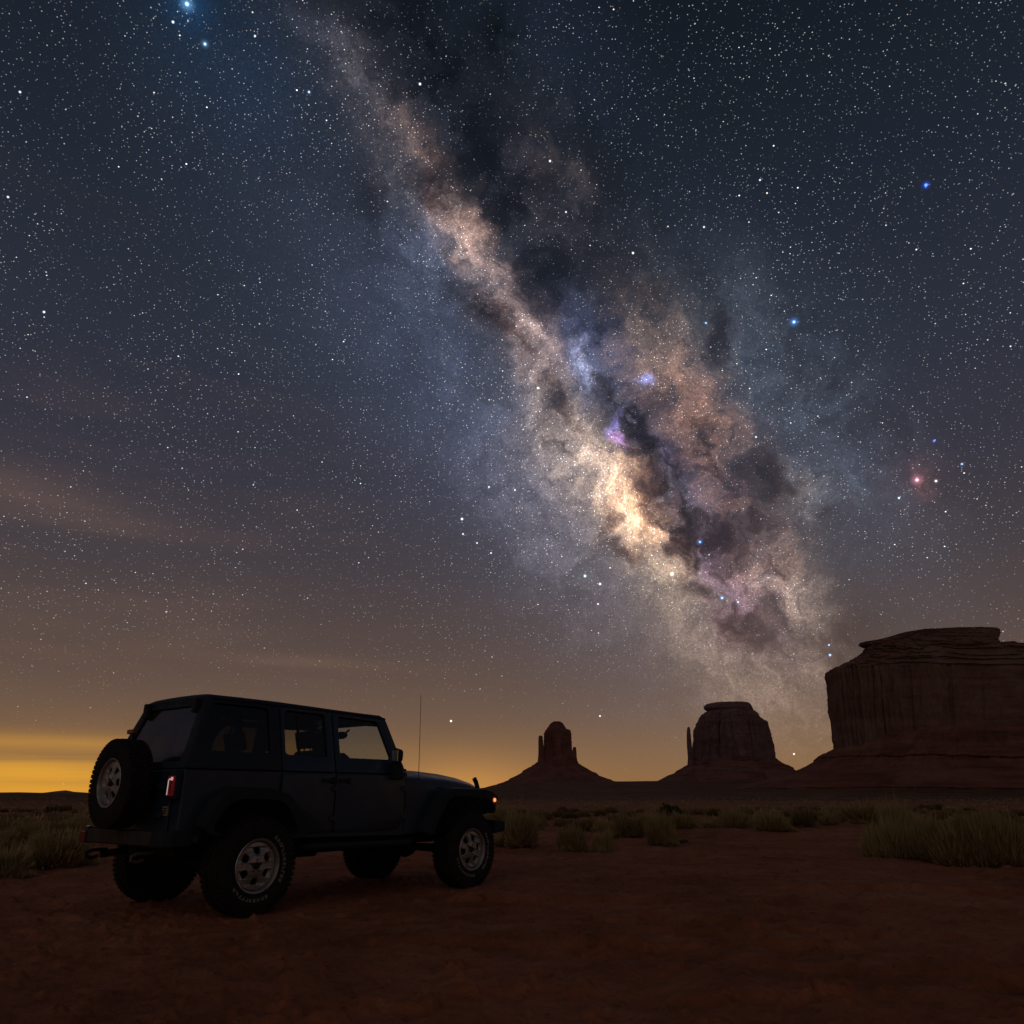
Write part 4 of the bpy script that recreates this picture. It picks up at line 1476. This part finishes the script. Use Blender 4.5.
    btube(bm, [(0.80, -0.66, 1.19), (0.795, -0.66, 1.60), (0.785, -0.66, 2.17)], [0.0045, 0.0038, 0.0030], 6)
    done('aerial', bm, MK, root)
    # ---- tail
    bm = bm_new()
    bbox(bm, REAR - 0.018, REAR - 0.002, -0.585, 0.585, 0.72, BELT - 0.01)
    tg = done('tailgate', bm, MP, root, 0.01)
    bm = bm_new()
    for z in (0.86, 1.10):
        bbox(bm, REAR - 0.05, REAR - 0.016, -0.50, -0.36, z - 0.03, z + 0.03)
    done('tailgate_hinge', bm, MP, tg, 0.008)
    bm = bm_new()
    bbox(bm, REAR - 0.12, REAR - 0.016, -0.16, 0.16, 0.98, 1.27)
    done('spare_carrier', bm, MB, tg, 0.02)
    bm = bm_new()
    btube(bm, [(REAR - 0.03, 0.0, 1.25), (REAR - 0.13, 0.0, 1.44), (REAR - 0.17, -0.02, 1.58)], 0.014, 6)
    br = done('brake_lamp_mast', bm, MB, tg)
    bm = bm_new()
    bbox(bm, REAR - 0.20, REAR - 0.15, -0.07, 0.05, 1.565, 1.605)
    done('brake_lamp', bm, MREDOFF, br, 0.008)
    bm = bm_new()
    bbox(bm, REAR - 0.024, REAR - 0.0175, -0.575, -0.475, 0.85, 0.93)
    bd = done('badge', bm, pbr('badge_tan', (0.30, 0.22, 0.17), 0.6)[0], tg, 0.004)
    bm = bm_new()
    for i, (z, y0, y1) in enumerate(((0.912, -0.56, -0.49), (0.890, -0.56, -0.485), (0.870, -0.55, -0.50))):
        bbox(bm, REAR - 0.027, REAR - 0.023, y0, y1, z - 0.005, z + 0.005)
    done('badge_marks', bm, MB, bd)
    for s in (-1, 1):
        bm = bm_new()
        bbox(bm, REAR - 0.062, REAR + 0.01, s * 0.585, s * 0.715, 0.985, 1.215)
        h = done('tail_lamp', bm, MB, root, 0.018)
        yc, zc = s * 0.65, 1.10
        ring_o = round_poly([(yc - 0.050, zc - 0.084), (yc + 0.050, zc - 0.084), (yc + 0.050, zc + 0.084), (yc - 0.050, zc + 0.084)], 0.015)
        ring_i = round_poly([(yc - 0.022, zc - 0.060), (yc + 0.022, zc - 0.060), (yc + 0.022, zc + 0.045), (yc - 0.022, zc + 0.045)], 0.010)
        plate('red_lens', ring_o, [ring_i], 0.012, lambda u, v, w: Vector((REAR - 0.068 - w, u, v)), MRED if s < 0 else MREDOFF, h, 0.003)
        bm = bm_new()
        bbox(bm, REAR - 0.074, REAR - 0.064, yc - 0.020, yc + 0.020, zc - 0.058, zc + 0.043)
        done('reversing_lens', bm, MREDOFF, h, 0.004)
        if s < 0:  # glowing bars modelled in place of the white reflection and highlight on the lamp
            bm = bm_new()
            bbox(bm, REAR - 0.082, REAR - 0.0735, yc + 0.026, yc + 0.036, zc - 0.075, zc + 0.050)
            bbox(bm, REAR - 0.082, REAR - 0.0735, yc - 0.036, yc + 0.026, zc + 0.050, zc + 0.062)
            bbox(bm, REAR - 0.083, REAR - 0.0733, yc - 0.038, yc - 0.010, zc + 0.046, zc + 0.074)
            done('glare_bars', bm, MWHT, h, 0.002)
    # ---- bumpers
    bm = bm_new()
    bprism(bm, [(REAR - 0.15, 0.605), (REAR - 0.03, 0.595), (REAR + 0.02, 0.728), (REAR - 0.15, 0.728)], -0.57, 0.60)
    rb = done('rear_bumper', bm, MS, root, 0.018, 3)
    for s in (-1, 1):
        bm = bm_new()
        pts = [(REAR - 0.145, s * 0.575 if s < 0 else s * 0.605), (REAR + 0.14, s * 0.575 if s < 0 else s * 0.605), (REAR + 0.14, s * 0.77), (REAR - 0.05, s * 0.77), (REAR - 0.12, s * 0.72)]
        A = [bm.verts.new((p[0], p[1], 0.598)) for p in pts]
        B = [bm.verts.new((p[0], p[1], 0.733)) for p in pts]
        bm.faces.new(A)
        bm.faces.new(B[::-1])
        for i in range(len(pts)):
            bm.faces.new((A[i], B[i], B[(i + 1) % len(pts)], A[(i + 1) % len(pts)]))
        done('bumper_end', bm, MB, rb, 0.015, 3)
        if s > 0:
            bm = bm_new()
            bbox(bm, REAR - 0.158, REAR - 0.125, 0.63, 0.74, 0.605, 0.70)
            done('reflector', bm, MREDOFF, rb, 0.006)
            bm = bm_new()
            bbox(bm, REAR - 0.150, REAR - 0.115, 0.60, 0.66, 0.735, 0.750)
            done('plate_lamp', bm, MCH, rb, 0.004)
        bm = bm_new()
        loop = [(REAR - 0.02, s * 0.42, 0.545), (REAR - 0.16, s * 0.42, 0.545), (REAR - 0.21, s * 0.42, 0.525), (REAR - 0.21, s * 0.42, 0.495), (REAR - 0.16, s * 0.42, 0.478), (REAR - 0.10, s * 0.42, 0.492)]
        btube(bm, loop, 0.015, 8)
        done('tow_hook', bm, pbr('bare_steel', (0.16, 0.13, 0.12), 0.5, metal=0.6)[0] if s < 0 else MK, rb)
    bm = bm_new()
    bprism(bm, [(2.05, 0.575), (2.25, 0.590), (2.26, 0.715), (2.05, 0.73)], -0.80, 0.80)
    fb = done('front_bumper', bm, MB, root, 0.02, 3)
    # ---- sills, chassis, axles
    for s in (-1, 1):
        bm = bm_new()
        btube(bm, [(-0.90, s * 0.66, 0.56), (-0.84, s * 0.77, 0.545), (0.58, s * 0.77, 0.530), (0.66, s * 0.66, 0.545)], 0.033, 10)
        for x in (-0.6, 0.0, 0.45): btube(bm, [(x, s * 0.45, 0.54), (x, s * 0.77, 0.54)], 0.02, 6)
        done('side_step', bm, MB, root)
    bm = bm_new()
    for s in (-1, 1):
        bbox(bm, -2.05, 2.02, s * 0.40, s * 0.47, 0.50, 0.62)
    bbox(bm, -0.75, 0.55, -0.38, 0.38, 0.455, 0.60)
    bbox(bm, -0.95, -0.35, -0.36, -0.05, 0.42, 0.52)
    bbox(bm, 0.62, 1.0, -0.30, 0.25, 0.40, 0.60)
    bbox(bm, -1.95, -1.62, -0.35, 0.30, 0.49, 0.62)
    bbox(bm, -2.15, -0.80, -0.58, 0.58, 0.60, 1.12)
    done('chassis', bm, MK, root, 0.03)
    for x in (-AX, AX):
        bm = bm_new()
        btube(bm, [(x, -0.72, TR), (x, -0.2, TR), (x, 0.2, TR), (x, 0.72, TR)], 0.045, 10)
        blathe(bm, [(0.0001, -0.13), (0.09, -0.11), (0.135, 0), (0.09, 0.11), (0.0001, 0.13)], 16, 'y', (x, -0.10 if x < 0 else 0.2, TR))
        for s in (-1, 1):
            btube(bm, [(x + 0.12 * (1 if x < 0 else -1), s * 0.52, TR), (x + 0.16 * (1 if x < 0 else -1), s * 0.52, 0.85)], 0.03, 8)
            btube(bm, [(x, s * 0.47, TR - 0.03), (x + 0.75 * (1 if x < 0 else -1), s * 0.42, 0.47)], 0.025, 6)
        done('axle', bm, MK, root)
    bm = bm_new()
    btube(bm, [(0.4, 0.22, 0.5), (-0.9, 0.22, 0.5), (-1.3, 0.35, 0.62), (-1.75, 0.40, 0.56), (-2.25, 0.46, 0.50)], 0.032, 10)
    blathe(bm, [(0.0001, -0.85), (0.08, -0.84), (0.095, -0.80), (0.095, -0.45), (0.08, -0.41), (0.0001, -0.40)], 16, 'x', (-1.25, 0.18, 0.56))
    done('exhaust', bm, MK, root)
    # ---- cabin
    bm = bm_new()
    bprism(bm, [(0.20, 1.20), (0.50, 1.20), (0.47, 1.345), (0.30, 1.385), (0.22, 1.36)], -0.66, 0.66)
    bprism(bm, [(0.18, 1.35), (0.42, 1.35), (0.38, 1.46), (0.30, 1.505), (0.22, 1.49)], 0.10, 0.60)
    done('dashboard', bm, MB, root, 0.02)
    bm = bm_new()
    M = Matrix.Translation((0.10, 0.37, 1.33)) @ Matrix.Rotation(R_(65), 4, 'Y')
    ringp = [M @ Vector((0.185 * math.cos(t), 0.185 * math.sin(t), 0)) for t in np.linspace(0, 2 * math.pi, 29)]
    btube(bm, ringp, 0.015, 6)
    for t in (0.4, 2.74, 4.71):
        btube(bm, [M @ Vector((0, 0, -0.02)), M @ Vector((0.185 * math.cos(t), 0.185 * math.sin(t), 0))], 0.014, 6)
    done('steering_wheel', bm, MB, root)

    def seat(x, y, w, zb, zt, lean, head=True):
        bm = bm_new()
        M = Matrix.Translation((x, y, zb)) @ Matrix.Rotation(R_(-lean), 4, 'Y')
        for a, b_, z0, z1, th in ((-w / 2, w / 2, 0.0, (zt - zb) * 0.55, 0.11), (-w / 2 * 0.9, w / 2 * 0.9, (zt - zb) * 0.55, zt - zb, 0.085)):
            bbox(bm, -th, 0.0, a, b_, z0, z1, M)
        o = done('seat', bm, MC, root, 0.035, 3)
        if head:
            for hy in ([0] if w < 0.7 else [-w * 0.3, w * 0.3]):
                bm = bm_new()
                bbox(bm, -0.095, -0.005, hy - 0.125, hy + 0.125, zt - zb + 0.03, zt - zb + 0.205, M)
                for q in (-0.05, 0.05): btube(bm, [M @ Vector((-0.05, hy + q, zt - zb - 0.05)), M @ Vector((-0.05, hy + q, zt - zb + 0.06))], 0.008, 6)
                done('headrest', bm, MC, o, 0.035, 3)
    seat(-0.42, -0.36, 0.48, BELT - 0.3, 1.50, 14)
    seat(-0.42, 0.36, 0.48, BELT - 0.3, 1.50, 14)
    seat(-1.28, 0.0, 1.10, BELT - 0.2, 1.44, 16)
    bm = bm_new()
    for x in (-0.52, -1.62):
        z1 = 1.80
        btube(bm, [(x - 0.02, -0.645, BELT), (x, -0.60, 1.60), (x, -0.565, 1.76), (x, -0.50, z1), (x, 0.50, z1), (x, 0.565, 1.76), (x, 0.60, 1.60), (x - 0.02, 0.645, BELT)], 0.038, 10)
    for s in (-1, 1):
        btube(bm, [(0.26, s * 0.55, 1.80), (-0.52, s * 0.555, 1.785), (-1.62, s * 0.555, 1.785), (-1.85, s * 0.58, 1.60), (-2.02, s * 0.62, BELT)], 0.034, 8)
    done('roll_bar', bm, MC, root)
    bm = bm_new()
    blathe(bm, [(0.0001, -0.055), (0.055, -0.05), (0.07, -0.02), (0.07, 0.02), (0.055, 0.05), (0.0001, 0.055)], 16, 'x', (0.12, 0.0, 1.70))
    for v in bm.verts:
        v.co.x = 0.14 + (v.co.x - 0.12) * 0.4
        v.co.y *= 1.55
        v.co.z = 1.69 + (v.co.z - 1.70) * 0.62
    btube(bm, [(0.17, 0, 1.70), (0.26, 0, 1.76)], 0.012, 6)
    done('rear_view_mirror', bm, MB, root)
    return root


build_vehicle()
